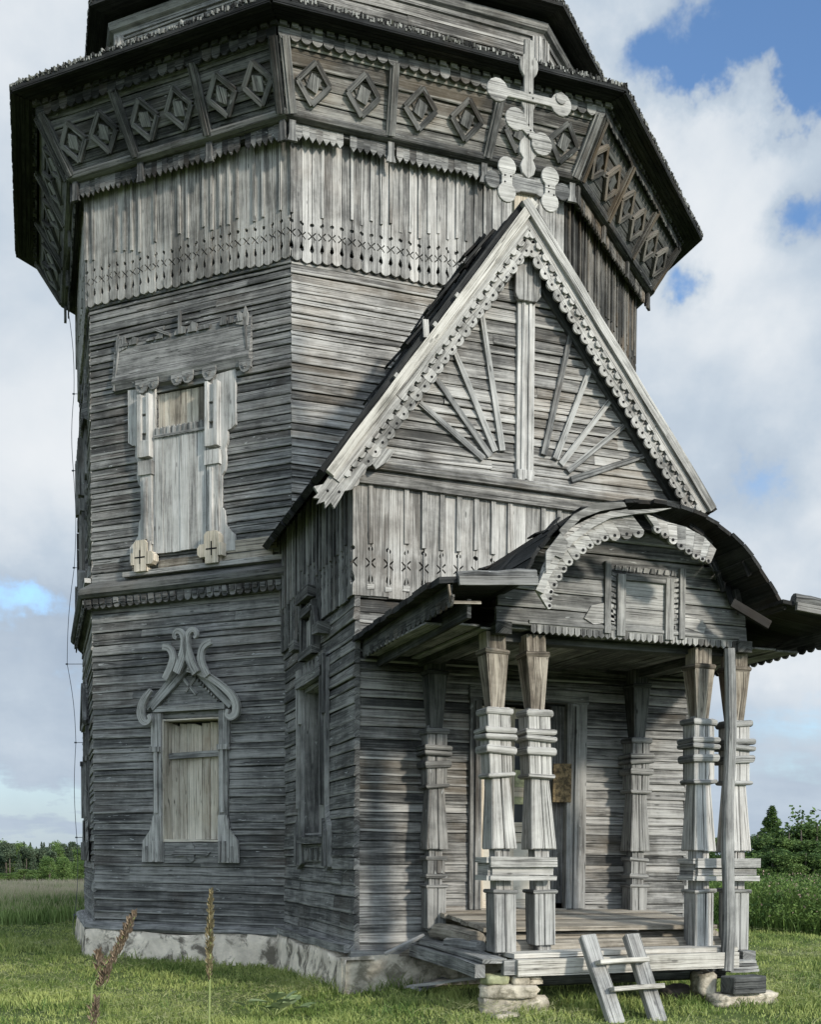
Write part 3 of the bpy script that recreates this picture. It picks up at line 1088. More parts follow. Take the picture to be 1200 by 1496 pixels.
def low_window(k, MT=None):
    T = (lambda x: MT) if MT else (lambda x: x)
    fr, L = face_fr(k, R0)
    o = (L - 2.865) / 2
    fr = Fr(fr.P(o, 0, 0.05), fr.u, fr.n)
    a0, a1, z0, z1 = LOWWIN
    m = MB()
    # casing jambs with flared feet
    for s, e in ((-1, a0), (1, a1)):
        def X(v):
            return e + s * v
        prism(m, fr, [(X(-0.0), 1.17), (X(0.0), 2.93), (X(0.15), 2.93), (X(0.15), 2.55), (X(0.12), 2.5), (X(0.12), 1.17)], 0.0, 0.045)
        prism(m, fr, [(X(0.04), 1.75), (X(0.04), 2.48), (X(0.085), 2.48), (X(0.085), 1.75)], 0.045, 0.075)
        prism(m, fr, [(X(0.0), 1.17), (X(0.0), 1.72), (X(0.115), 1.72), (X(0.16), 1.55), (X(0.27), 1.42), (X(0.285), 1.17)], 0.03, 0.06)
        prism(m, fr, [(X(0.0), 2.47), (X(0.0), 2.53), (X(0.15), 2.53), (X(0.15), 2.47)], 0.04, 0.085)
        prism(m, fr, [(X(0.02), 1.18), (X(0.02), 1.42), (X(0.045), 1.42), (X(0.045), 1.18)], 0.06, 0.085)
        prism(m, fr, [(X(0.09), 1.18), (X(0.09), 1.42), (X(0.115), 1.42), (X(0.115), 1.18)], 0.06, 0.085)
        prism(m, fr, [(X(0.19), 1.18), (X(0.19), 1.36), (X(0.215), 1.36), (X(0.215), 1.18)], 0.06, 0.08)
    w = m.build('window', T('pale'), church)
    m = MB()
    # reveal lining
    rect(m, fr, a0 - 0.0, a0 + 0.02, z0, z1, -0.24, 0.02)
    rect(m, fr, a1 - 0.02, a1, z0, z1, -0.24, 0.02)
    rect(m, fr, a0 + 0.02, a1 - 0.02, z1 - 0.02, z1, -0.24, 0.02, 'a')
    rect(m, fr, a0 + 0.02, a1 - 0.02, z0, z0 + 0.03, -0.24, 0.02, 'a')
    m.build('reveal', T('cream_board'), w)
    m = MB()
    n = 7
    ww = (a1 - a0 - 0.05) / n
    for i in range(n):
        prism(m, fr, [(a0 + .025 + i * ww + .004, z0 + 0.03), (a0 + .025 + (i + 1) * ww - .006, z0 + 0.03), (a0 + .025 + (i + 1) * ww - .004 + U() * .004, z1 - 0.04 - random.random() * .04), (a0 + .025 + i * ww + .002 + U() * .004, z1 - 0.03 - random.random() * .03)], -0.16, -0.125, 'z', 0.008)
    b = m.build('boarding', T('cream_board'), w)
    m = MB()
    bar(m, fr.P(a0 + 0.0, z0 + 1.02, -0.12), fr.P(a1 - 0.02, z0 + 1.035, -0.12), 0.07, 0.05, fr.n, j=0.004, seg=3)
    m.build('cross_board', T('grey'), w)
    # plank beneath with a carved bird shape
    m = MB()
    rect(m, fr, a0 + 0.02, a1 - 0.02, 1.16, 1.40, 0.0, 0.02, 'a')
    ca = (a0 + a1) / 2
    prism(m, fr, [(ca - 0.28, 1.27), (ca - 0.22, 1.24), (ca - 0.08, 1.25), (ca + 0.02, 1.17), (ca + 0.06, 1.20), (ca + 0.06, 1.26), (ca + 0.24, 1.24), (ca + 0.29, 1.29), (ca + 0.2, 1.31), (ca + 0.06, 1.33), (ca + 0.03, 1.40), (ca - 0.03, 1.40), (ca - 0.07, 1.33), (ca - 0.2, 1.32)], 0.02, 0.045, 'a')
    m.build('apron', T('shade_siding'), w)
    # gable with ogee rafters and curled finials
    m = MB()
    prism(m, fr, [(a0 - 0.12, 2.95), (a1 + 0.12, 2.95), (ca, 3.62)], 0.005, 0.03, 'a')
    g = m.build('window_gable', T('shade_siding'), w)
    m = MB()
    for s in (-1, 1):
        def Q(l):
            return [(ca + s * x, z) for x, z in l]
        # roof strip behind and inner beading
        bar(m, fr.P(ca + s * 0.02, 3.52, 0.03), fr.P(ca + s * 0.60, 2.98, 0.03), 0.05, 0.05, fr.n)
        for i in range(12):
            t = (i + .5) / 12
            x, z = 0.04 + 0.46 * t, 3.36 - 0.40 * t
            prism(m, fr, Q([(x - .014, z), (x, z - .02), (x + .014, z), (x, z + .02)]), 0.03, 0.06)
    m.build('beading', T('grey'), w)
    for nm, P_, w0, d in GABLE_CURVES:
        if MT and nm != 'rafter':
            continue
        m = MB()
        ribbon(m, fr, P_, w0, d, d + 0.04)
        m.build(nm, T('bleach' if nm != 'rafter' else 'grey'), w)
    m = MB()
    m = MB()
    bar(m, fr.P(ca - 0.1, 3.33, 0.03), fr.P(ca + 0.1, 3.12, 0.03), 0.035, 0.02, fr.n)
    bar(m, fr.P(ca - 0.05, 3.16, 0.03), fr.P(ca + 0.08, 3.30, 0.03), 0.03, 0.02, fr.n)
    bar(m, fr.P(a0 - 0.1, 2.97, 0.03), fr.P(a1 + 0.1, 2.97, 0.03), 0.07, 0.04, fr.n)
    m.build('gable_trim', T('grey'), w)
    return w


def high_window(k, MT=None):
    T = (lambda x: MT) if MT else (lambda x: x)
    fr, L = face_fr(k, R0)
    o = (L - 2.865) / 2
    fr = Fr(fr.P(o, 0, 0.05), fr.u, fr.n)
    a0, a1, z0, z1 = UPWIN
    ca = (a0 + a1) / 2
    m = MB()
    for s, e in ((-1, a0), (1, a1)):
        def Q(l):
            return [(e + s * x, z) for x, z in l]
        # shaped outer board
        prism(m, fr, Q([(0.0, 4.80), (0.0, 6.70), (0.40, 6.73), (0.40, 6.12), (0.34, 6.08), (0.29, 6.07), (0.295, 5.95), (0.26, 5.88), (0.275, 5.72), (0.25, 5.62), (0.21, 5.58),
                        (0.21, 5.22), (0.245, 5.18), (0.26, 5.02), (0.33, 4.94), (0.385, 4.90), (0.39, 4.72), (0.0, 4.72)]), 0.0, 0.035)
        prism(m, fr, Q([(0.03, 4.90), (0.03, 5.70), (0.19, 5.70), (0.19, 4.90)]), 0.035, 0.07)
        prism(m, fr, Q([(0.085, 4.95), (0.085, 5.66), (0.12, 5.66), (0.12, 4.95)]), 0.07, 0.10)
        prism(m, fr, Q([(0.01, 5.70), (0.01, 5.86), (0.21, 5.86), (0.21, 5.70)]), 0.035, 0.09)
        prism(m, fr, Q([(0.03, 5.90), (0.03, 6.62), (0.07, 6.62), (0.07, 5.90)]), 0.035, 0.11)
        prism(m, fr, Q([(0.15, 5.90), (0.15, 6.62), (0.20, 6.62), (0.20, 5.90)]), 0.035, 0.11)
        for q in (5.90, 6.18, 6.40):
            prism(m, fr, Q([(0.07, q), (0.07, q + 0.19), (0.15, q + 0.19), (0.15, q)]), 0.035, 0.085 + 0.02 * (q < 6))
        prism(m, fr, Q([(0.04, 4.76), (0.04, 4.93), (0.20, 4.93), (0.20, 4.76)]), 0.06, 0.10)
    w = m.build('window', T('chalk'), church)
    m = MB()
    n = 6
    ww = (a1 - a0) / n
    for i in range(n):
        rect(m, fr, a0 + i * ww + .002, a0 + (i + 1) * ww - .002, z0 - 0.01 + random.random() * .01, 6.12, 0.02, 0.045, 'z', 0.002, 0.004)
    m.build('shutter', T('chalk'), w)
    m = MB()
    n = 9
    ww = (a1 - a0) / n
    for i in range(n):
        c = a0 + (i + .5) * ww
        prism(m, fr, [(c - ww * .48, 6.10), (c - ww * .46, 6.04), (c, 6.085), (c + ww * .46, 6.04), (c + ww * .48, 6.10), (c + ww * .48, 6.64), (c - ww * .48, 6.64)], -0.06, -0.03, 'z', 0.004)
    m.build('upper_boarding', T('cream_board'), w)
    m = MB()
    for i in range(19):
        c = a0 + (i + .5) * (a1 - a0) / 19
        prism(m, fr, [(c - .018, 6.20), (c - .018, 6.12), (c, 6.10), (c + .018, 6.12), (c + .018, 6.20), (c, 6.23)], 0.03, 0.05 + (i % 2) * .012)
    bar(m, fr.P(a0, 6.125, 0.045), fr.P(a1, 6.125, 0.045), 0.03, 0.02, fr.n)
    m.build('saw_trim', T('grey'), w)
    # hood: sloped board with lobed lower lace and broken carved cresting
    m = MB()
    prof = [(0.0, 6.72), (0.05, 6.74), (0.065, 6.80), (0.08, 6.84), (0.06, 6.90), (0.05, 6.95), (0.02, 7.28), (0.0, 7.30)]
    x0, x1 = ca - 0.98, ca + 0.98
    sts = []
    for a in (x0, x0 + .5, ca, x1 - .5, x1):
        sts.append([fr.P(a, z + U() * .004, d) for d, z in prof])
    strip(m, sts)
    a = x0 + 0.02
    while a < x1 - 0.1:
        ww = random.uniform(0.13, 0.2)
        if random.random() < 0.6:
            prism(m, fr, [(a, 6.80), (a, 6.73)] + arc(a + ww / 2, 6.73, ww * .47, 180, 360, 7)[1:-1] + [(a + ww, 6.73), (a + ww, 6.80)], 0.06, 0.08, 'a')
            prism(m, fr, [(a + ww * .3, 6.74), (a + ww * .5, 6.69), (a + ww * .7, 6.74), (a + ww * .5, 6.76)], 0.08, 0.092, 'a')
        a += ww
    # cresting
    a = x0 + 0.1
    while a < x1 - 0.1:
        h = random.uniform(0.02, 0.11)
        ww = random.uniform(0.05, 0.16)
        if random.random() < 0.7:
            prism(m, fr, [(a, 7.24), (a + ww, 7.24), (a + ww * 1.2, 7.26 + h * .6), (a + ww * .6, 7.25 + h), (a + ww * .1, 7.25 + h * .4)], 0.03, 0.05)
        a += ww * 1.25
    for s in (-1, 1):
        e = ca + s * 0.86
        prism(m, fr, [(e - s * .08, 7.22), (e + s * .08, 7.18), (e + s * .09, 7.30), (e + s * .05, 7.40), (e + s * .02, 7.32), (e - s * .05, 7.36)], 0.02, 0.04)
        bar(m, fr.P(x1 - 0.02 if s > 0 else x0 + 0.02, 6.74, 0.05), fr.P(ca + s * 0.9, 7.28, 0.02), 0.022, 0.02, fr.n)
    bar(m, fr.P(ca - 0.14, 7.26, 0.03), fr.P(ca - 0.36, 7.36, 0.03), 0.03, 0.03, fr.n)
    bar(m, fr.P(ca, 7.24, 0.03), fr.P(ca + 0.01, 7.5, 0.03), 0.03, 0.03, fr.n)
    m.build('hood', T('shade_siding'), w)
    # new brackets below with a dark cross painted as the shade of a cut
    for s in (-1, 1):
        c = ca + s * 0.515
        m = MB()
        cz = 4.74
        out = [(c - .10, 4.58), (c + .075, 4.58), (c + .075, 4.655), (c + .15, 4.655), (c + .185, 4.69), (c + .185, 4.76), (c + .15, 4.80), (c + .09, 4.80), (c + .09, 4.90), (c + .05, 4.94), (c - .075, 4.94), (c - .115, 4.90), (c - .115, 4.80), (c - .155, 4.80), (c - .155, 4.66), (c - .10, 4.66)]
        if s > 0:
            out = [(2 * c - x - 0.03, z) for x, z in out]
        prism(m, fr, out, 0.035, 0.125)
        bk = m.build('bracket', T('new'), w)
        m = MB()
        q = c - 0.015
        prism(m, fr, [(q - .008, 4.665), (q + .008, 4.665), (q + .008, cz - .008), (q + .075, cz - .008), (q + .075, cz + .008), (q + .008, cz + .008), (q + .008, 4.825), (q - .008, 4.825),
                      (q - .008, cz + .008), (q - .075, cz + .008), (q - .075, cz - .008), (q - .008, cz - .008)], 0.12, 0.128)
        m.build('cross_cut', 'void', w)
    m = MB()
    rect(m, fr, a0 + 0.05, a1 - 0.05, 4.60, 4.70, 0.0, 0.05, 'a')
    rect(m, fr, a0 - 0.35, a0 - 0.2, 4.58, 4.70, 0.0, 0.04, 'a')
    rect(m, fr, a1 + 0.2, a1 + 0.9, 4.60, 4.68, 0.0, 0.03, 'a')
    rect(m, fr, a1 + 0.25, a1 + 0.95, 4.70, 4.83, 0.0, 0.025, 'a')
    m.build('sill_board', T('brown'), w)
    return w


for kk in (0, 1, 3):
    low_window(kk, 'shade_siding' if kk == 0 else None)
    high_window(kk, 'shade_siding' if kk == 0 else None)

# ------------------------------------------------------------------ vestibule
YF = -6.687
XV = 1.69
FRONT = Fr((0, YF + 0.045, 0), (1, 0, 0), (0, -1, 0))
SIDE = Fr((-XV + 0.045, -3.3, 0), (0, -1, 0), (-1, 0, 0))          # a = -3.3 - y
RSIDE = Fr((XV - 0.045, YF, 0), (0, 1, 0), (1, 0, 0))
DOOR = (-0.50, 0.36, 0.78, 2.68)
SWIN = (4.70 - 3.3, 5.62 - 3.3, 1.47, 2.96)
APEX = (-0.16, 7.045)
LEND = (-1.985, 4.50)
REND = (1.775, 4.60)
YR = -6.90          # plane of the bargeboards


def gable_x(z, side):
    if side < 0:
        return APEX[0] + (LEND[0] - APEX[0]) * (APEX[1] - z) / (APEX[1] - LEND[1])
    return APEX[0] + (REND[0] - APEX[0]) * (APEX[1] - z) / (APEX[1] - REND[1])


def vestibule():
    m = MB()
    slab(m, FRONT, -XV + .05, XV - .05, 0.2, 4.62, -0.30, 0.0, [DOOR])
    slab(m, SIDE, 0.0, -3.3 - YF - 0.35, 0.2, 4.6, -0.30, 0.0, [SWIN])
    slab(m, RSIDE, 0.35, 3.2, 0.2, 4.6, -0.30, 0.0)
    w = m.build('vestibule_wall', 'dark', church)
    m = MB()
    siding(m, FRONT, -XV + .03, XV - .03, 0.40, 3.62, [(DOOR[0] - .1, DOOR[1] + .1, DOOR[2] - .1, DOOR[3] + .05)], 0.088)
    # ragged log ends on the right
    z = 0.5
    while z < 3.5:
        h = random.uniform(0.1, 0.17)
        hboard(m, FRONT, XV - .03, XV + 0.02 + random.random() * 0.07, z, z + h - 0.012, -0.1, 0.035, seg=.2)
        z += h
    m.build('siding', 'porch_siding', w)
    m = MB()
    siding(m, RSIDE, 0.0, 3.2, 0.40, 3.7, (), 0.16)
    m.build('side_siding', 'shade_siding', w)
    m = MB()
    siding(m, SIDE, 0, -3.3 - YF + 0.03, 0.40, 3.7, [SWIN], 0.125)
    m.build('side_siding', 'shade_siding', w)
    # sill beam
    m = MB()
    bar(m, (-XV - .06, -3.5, 0.385), (-XV - .06, YF - .06, 0.395), 0.10, 0.07, (0, 0, 1), j=0.012, seg=6)
    bar(m, (-XV - .05, YF - .05, 0.36), (XV + .05, YF - .05, 0.36), 0.10, 0.06, (0, 0, 1), j=0.004, seg=4)
    m.build('sill_beam', 'grey', w)
    # carved vertical boards, front
    m = MB()
    n = 21
    bw = (2 * XV + 0.06) / n
    for i in range(n):
        a = -XV - 0.03 + i * bw
        zb = 3.545 + U() * 0.012
        skirt_board(m, FRONT, a, a + bw, zb, 4.52, 0.062, 0.09, motif=True, tip=False)
        if i and random.random() < 0.9:
            rect(m, FRONT, a - 0.022, a + 0.022, zb + 0.46 + U() * .02, 4.5, 0.09, 0.112, 'z', 0.004)
        if i and random.random() < 0.75:
            rect(m, FRONT, a - 0.03, a + 0.03, zb + 0.055, zb + 0.10, 0.0905, 0.102, 'a', 0.004)
            rect(m, FRONT, a - 0.006, a + 0.006, zb + 0.10, zb + 0.42, 0.0905, 0.10, 'z')
    c = m.build('board_skirt', 'bleach', w)
    m = MB()
    L = -3.3 - YF
    n = 24
    bw = (L + 0.02) / n
    for i in range(n):
        a = 0.0 + i * bw
        t = a / L
        zb = 3.53 + U() * 0.012
        if a > SWIN[0] - 0.05 and a < SWIN[1] - 0.30:
            zb = 3.66 + random.random() * .1
        skirt_board(m, SIDE, a, a + bw, zb, 4.80, 0.062, 0.085, motif=True, tip=False)
        rect(m, SIDE, a - 0.018, a + 0.018, zb + 0.46, 4.8, 0.085, 0.105, 'z', 0.004)
    m.build('side_board_skirt', 'grey', w)
    m = MB()
    rect(m, FRONT, -XV, XV, 3.62, 4.55, 0.0, 0.06, 'a')
    rect(m, SIDE, 0, L, 3.62, 4.7, 0.0, 0.06, 'a')
    m.build('backing', 'dark', w)


def side_window():
    fr = Fr(SIDE.P(0, 0, 0.05), SIDE.u, SIDE.n)
    a0, a1, z0, z1 = SWIN
    m = MB()
    for s, e in ((-1, a0), (1, a1)):
        def Q(l):
            return [(e + s * x, z) for x, z in l]
        prism(m, fr, Q([(0, 1.18), (0, 3.15), (0.15, 3.15), (0.15, 1.75), (0.2, 1.62), (0.27, 1.55), (0.28, 1.16), (0.22, 1.12)]), 0.0, 0.045)
        prism(m, fr, Q([(0.05, 1.75), (0.05, 3.1), (0.1, 3.1), (0.1, 1.75)]), 0.045, 0.08)
        prism(m, fr, Q([(0.0, 2.62), (0.0, 3.18), (0.17, 3.18), (0.17, 2.62)]), 0.045, 0.07)
        prism(m, fr, Q([(0.14, 1.16), (0.14, 1.62), (0.24, 1.50), (0.24, 1.16)]), 0.045, 0.075)
    w = m.build('window', 'grey', church)
    m = MB()
    n = 7
    ww = (a1 - a0) / n
    for i in range(n):
        rect(m, fr, a0 + i * ww + .003, a0 + (i + 1) * ww - .003, z0, z1, -0.16, -0.13, 'z', 0.004, 0.008)
    m.build('boarding', 'pale', w)
    m = MB()
    rect(m, fr, a0, a0 + .02, z0, z1, -0.25, 0.01)
    rect(m, fr, a1 - .02, a1, z0, z1, -0.25, 0.01)
    rect(m, fr, a0 + .02, a1 - .02, z1 - .02, z1, -0.25, 0.01, 'a')
    rect(m, fr, a0 + .02, a1 - .02, z0, z0 + .02, -0.25, 0.01, 'a')
    rect(m, fr, a0 - .02, a1 + .02, z0 - 0.09, z0 - 0.02, 0.0, 0.09, 'a')
    rect(m, fr, a0 + .04, a1 - .04, 1.20, z0 - 0.1, 0.0, 0.025, 'a')
    for q in (0.25, 0.5, 0.75):
        c = a0 + (a1 - a0) * q
        prism(m, fr, [(c - .05, 1.22), (c + .05, 1.22), (c + .06, 1.34), (c, 1.30), (c - .06, 1.34)], 0.025, 0.045)
    m.build('reveal', 'shade_siding', w)
    # tall broken head piece
    m = MB()
    c = (a0 + a1) / 2 - 0.05
    rect(m, fr, a0 - .1, a1 + .1, z1 + .02, z1 + .12, 0.0, 0.09, 'a')
    rect(m, fr, a0 - .0, a1 + .0, z1 + .12, z1 + .28, 0.0, 0.03, 'a')
    for q in range(5):
        x = a0 + .1 + q * .18
        prism(m, fr, [(x, z1 + .13), (x + .13, z1 + .13), (x + .10, z1 + .24), (x + .03, z1 + .24)], 0.03, 0.05)
    rect(m, fr, c - .30, c - .22, z1 + .28, z1 + .85, 0.0, 0.09)
    rect(m, fr, c + .22, c + .30, z1 + .28, z1 + .80, 0.0, 0.09)
    rect(m, fr, c - .32, c + .32, z1 + .28, z1 + .36, 0.02, 0.10, 'a')
    rect(m, fr, c - .26, c + .26, z1 + .70, z1 + .78, 0.02, 0.10, 'a')
    rect(m, fr, c - .36, c + .24, z1 + .86, z1 + .96, 0.02, 0.12, 'a', 0.02)
    for s in (-1, 1):
        rect(m, fr, c + s * .55 - .14, c + s * .55 + .14, z1 + .42, z1 + .52, 0.0, 0.12, 'a', 0.015)
        bar(m, fr.P(c + s * .42, z1 + .52, 0.05), fr.P(c + s * .30, z1 + .72, 0.05), 0.05, 0.04, fr.n)
    m.build('window_head', 'shade_siding', w)
    m = MB()
    for i in range(3):
        rect(m, fr, c - .2 + i * .14, c - .075 + i * .14, z1 + .36, z1 + .68 + U() * .02, 0.0, 0.04, 'z', 0.006, 0.01)
    m.build('head_panel', 'pale', w)


def gable():
    g = Fr((0, YF + 0.045, 0), (1, 0, 0), (0, -1, 0))
    m = MB()
    inset = 0.0
    prism(m, g, [(LEND[0] + .25, 4.45), (REND[0] - .2, 4.45), (APEX[0], APEX[1] - .08)], -0.1, 0.05, 'a')
    gb = m.build('gable', 'dark', church)
    m = MB()
    def clip(z, l, h):
        return gable_x(z, -1) + 0.10, gable_x(z, 1) - 0.10
    siding(m, g, -2, 2, 4.66, 6.8, (), 0.097, 0.05, 0.095, clip=clip)
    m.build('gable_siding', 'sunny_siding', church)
    # bottom rail mouldings
    m = MB()
    zr = lambda a: 4.50 - 0.012 * (a + 1.7)
    for dz, w, d0, d1 in ((0.0, 0.115, 0.05, 0.15), (0.118, 0.05, 0.05, 0.20), (0.171, 0.035, 0.05, 0.17)):
        sts = []
        for i in range(6):
            a = -1.76 + i * (1.70 + 1.76) / 5
            z = zr(a) + dz + U() * 0.003
            sts.append([g.P(a, z, d0), g.P(a, z, d1 - .01), g.P(a, z + w * .5, d1), g.P(a, z + w, d1 - .012), g.P(a, z + w, d0)])
        strip(m, sts)
    m.build('rail', 'sunny_siding', gb)
    # king post with stepped head
    m = MB()
    kx = -0.115
    rect(m, g, kx - .085, kx + .085, 4.68, 6.62, 0.09, 0.135)
    rect(m, g, kx - .045, kx - .015, 4.72, 6.4, 0.135, 0.15)
    rect(m, g, kx + .02, kx + .05, 4.72, 6.4, 0.135, 0.15)
    prism(m, g, [(kx - .125, 6.32), (kx - .10, 6.27), (kx + .08, 6.27), (kx + .125, 6.33), (kx + .125, 6.70), (kx + 0.0, 6.85), (kx - .125, 6.70)], 0.13, 0.18)
    prism(m, g, [(kx - .085, 4.72), (kx - .06, 4.66), (kx, 4.70), (kx + .06, 4.66), (kx + .085, 4.72), (kx + .085, 4.78), (kx - .085, 4.78)], 0.135, 0.16)
    m.build('king_post', 'pale', gb, bevel=0.004)
    m = MB()
    rays = [((-1.122, 5.252), (-.518, 4.838)), ((-.964, 5.475), (-.452, 4.87)), ((-.792, 5.733), (-.406, 4.918)), ((-.541, 6.101), (-.333, 4.933)),
            ((.342, 6.102), (.073, 4.946)), ((.549, 5.823), (.19, 4.923)), ((.744, 5.526), (.246, 4.88)), ((.905, 5.327), (.316, 4.826)), ((1.098, 5.059), (.352, 4.756))]
    for p, q in rays:
        bar(m, g.P(*p, 0.095), g.P(*q, 0.095), 0.045, 0.04, g.n, taper=1.25, j=0.002)
    m.build('sun_ray', 'grey', gb)


def rake(side, gb):
    """one bargeboard: bleached cap board, face board, lace with round holes, all in the plane YR"""
    E = LEND if side < 0 else REND
    p0 = Vector((APEX[0], YR, APEX[1])); p1 = Vector((E[0], YR, E[1]))
    u = (p1 - p0); L = u.length; u.normalize()
    n = Vector((0, -1, 0))
    w = n.cross(u)
    if w.z > 0:
        w = -w                        # w points down into the gable
    fr = Fr(p0, u, n, w)
    # cap board (yellowish on the left slope)
    m = MB()
    sts = []
    for i in range(9):
        t = (L + 0.05) * i / 8 - 0.05
        b0 = U() * .006
        sts.append([fr.P(t, -0.02 + b0, 0.0), fr.P(t, -0.02 + b0, 0.06 + side * .002), fr.P(t, 0.06 + b0 * .5, 0.06 + side * .002), fr.P(t, 0.06, 0.0)])
    strip(m, sts)
    capb = m.build('cap_board', 'cap_wood' if side < 0 else 'bleach', gb)
    m = MB()
    m2 = MB()
    for a0, a1 in ((0.02, L * .33), (L * .33 + .004, L * .7), (L * .7 + .004, L + (0.0 if side < 0 else -0.02))):
        rect(m, fr, a0, a1, 0.055, 0.125, -0.03, 0.025, 'a', 0.003, 0.004)
    fb = m.build('face_board', 'bleach', gb)
    # lace: two staggered rows of lobes
    m = MB()
    step = 0.108
    a = 0.16
    Le = L - 0.12
    i = 0
    while a < Le:
        c = a + step / 2
        jl = U() * 0.007
        if side > 0 or random.random() < 0.97:
            prism(m, fr, [(a - .002, 0.12)] + [(c - math.cos(rad(q)) * step * .5, 0.205 + jl + math.sin(rad(q)) * step * .46) for q in range(0, 181, 20)] + [(a + step + .002, 0.12)], -0.02, 0.004, 'a', 0.003)
            hp = [(c + 0.0115 * math.cos(rad(q)), 0.212 + 0.0115 * math.sin(rad(q))) for q in range(0, 360, 45)]
            m.cur = 1
            prism(m, fr, hp, 0.0, 0.0085, 'a')  # dark disc painted for the shade inside a hole
            m.cur = 0
            # upper knobs
            prism(m, fr, [(c - .035, 0.115), (c + .035, 0.115), (c + .028, 0.15), (c, 0.165), (c - .028, 0.15)], 0.004, 0.03, 'a', 0.004)
            m.cur = 1
            prism(m, fr, [(a - .012, 0.135), (a + .012, 0.135), (a, 0.165)], 0.002, 0.0085, 'a')
            m.cur = 0
        a += step
        i += 1
    m.build('lace_board', 'bleach', gb)
    # dark soffit plank between the gable wall and the overhang
    m = MB()
    for i in range(3):
        rect(m, fr, 0.05, L, 0.075, 0.09, -0.20 + i * .06, -0.145 + i * .06, 'a')
    m.build('soffit', 'dark', gb)
    # inner rafter lining on the gable wall
    fi = Fr(p0 + Vector((0, 0.14, 0)), u, n, w)
    m = MB()
    rect(m, fi, 0.3, L - 0.25, 0.10, 0.25, -0.02, 0.02, 'a')
    m.build('rafter', 'dark', gb)
    if side < 0:
        m = MB()
        # broken carved tail hanging below the end
        T = L
        prism(m, fr, [(T - .12, 0.02), (T + .10, 0.03), (T + .17, -0.02), (T + .19, 0.04), (T + .25, 0.03), (T + .22, 0.075), (T + .27, 0.085), (T + .21, 0.12), (T + .25, 0.16), (T + .18, 0.165), (T + .20, 0.22), (T + .12, 0.215), (T + .02, 0.20), (T - .03, 0.24), (T - .28, 0.235), (T - .28, 0.17), (T - .1, 0.15)], -0.03, 0.012, 'a')
        t = m.build('carved_tail', 'bleach', gb)
        m = MB()
        for q, zz in ((T + .12, .09), (T + .06, .17)):
            prism(m, fr, [(q + .013 * math.cos(rad(x)), zz + .013 * math.sin(rad(x))) for x in range(0, 360, 60)], 0.0, 0.015)
        m.build('tail_hole', 'void', gb)  # dark discs painted in place of pierced holes
        m = MB()
        q = fr.P(L * .515, -0.02, 0.02)
        bar(m, q, q + Vector((-0.01, 0, 0.15)), 0.05, 0.02, (0, -1, 0))
        m.build('peg', 'bleach', gb)
        for t in (.36, .66, .47):
            m = MB()
            q = fr.P(L * t, -0.03, 0.03)
            bar(m, q - u * .02, q + u * .02, 0.03, 0.02, (0, -1, 0))
            m.build('peg', 'bleach', gb)
        m = MB()
        prism(m, fr, [(L - .5, .22), (L - .36, .16), (L - .32, .30), (L - .45, .34), (L - .56, .33)], -0.025, 0.0, 'a')
        m.build('spandrel', 'bleach', gb)
    else:
        m = MB()
        prism(m, fr, [(L - .42, .22), (L - .30, .16), (L - .28, .26), (L - .30, .38), (L - .42, .34)], -0.2, -0.17, 'a')
        m.build('spandrel', 'bleach', gb)


def vestibule_roof():
    """two steep slopes of dark boards from the ridge to the eaves, running back to the tower"""
    m = MB()
    yb = -3.3
    # plane of each slope, boards run down the slope; the back ends die into the octagon
    for side in (-1, 1):
        E = LEND if side < 0 else REND
        ey = -3.35
        ex = -1.85 if side < 0 else 1.85
        n = 24
        for i in range(n):
            t0, t1 = i / n, (i + 1) / n
            y0 = YR + 0.01 + (ey - YR) * t0
            y1 = YR + 0.01 + (ey - YR) * t1 - 0.006
            dz = Vector((side * 0.815, 0, 0.58))
            top0 = Vector((APEX[0], y0, APEX[1] + random.random() * .05)); top1 = Vector((APEX[0], y1, APEX[1] + random.random() * .05))
            xe = E[0] + (ex - E[0]) * (t0 + t1) / 2
            ez = E[1] + (APEX[1] - E[1]) * (1 - (xe - APEX[0]) / (E[0] - APEX[0]))
            le = random.uniform(-0.03, 0.05)
            b0 = Vector((xe, y0, ez)); b1 = Vector((xe, y1, ez))
            d = (b0 - top0).normalized()
            b0 = b0 + d * le; b1 = b1 + d * le
            lift = random.uniform(0.0, 0.02)
            th = 0.055 + lift
            o = dz * th
            # underside sits just above the cap boards
            base = dz * 0.005
            if side < 0 and t1 > 0.30:
                # top ends overhang the ridge raggedly
                e = d * -random.uniform(0.0, 0.10)
                top0 = top0 + e; top1 = top1 + e
            sts = [[top0 + base, top1 + base, top1 + o, top0 + o], [b0 + base, b1 + base, b1 + o, b0 + o]]
            strip(m, sts)
    r = m.build('vestibule_roof', 'black', church)
    # ragged layered board ends seen along the left slope
    m = MB()
    u = Vector((LEND[0] - APEX[0], 0, LEND[1] - APEX[1])); L = u.length; u.normalize()
    dz = Vector((-0.815, 0, 0.58))
    for i in range(90):
        t = random.uniform(-0.02, 0.42)
        y = YR + random.uniform(0.3, 2.6)
        p = Vector((APEX[0], y, APEX[1])) + u * (L * t) + dz * (0.05 + random.uniform(.02, .13) * max(0, 1 - t * 2))
        q = p + u * random.uniform(0.25, 0.5) + dz * random.uniform(-0.05, 0.03)
        bar(m, p, q, random.uniform(0.12, 0.2), 0.02, dz)
    m.build('loose_shingle', 'black', r)


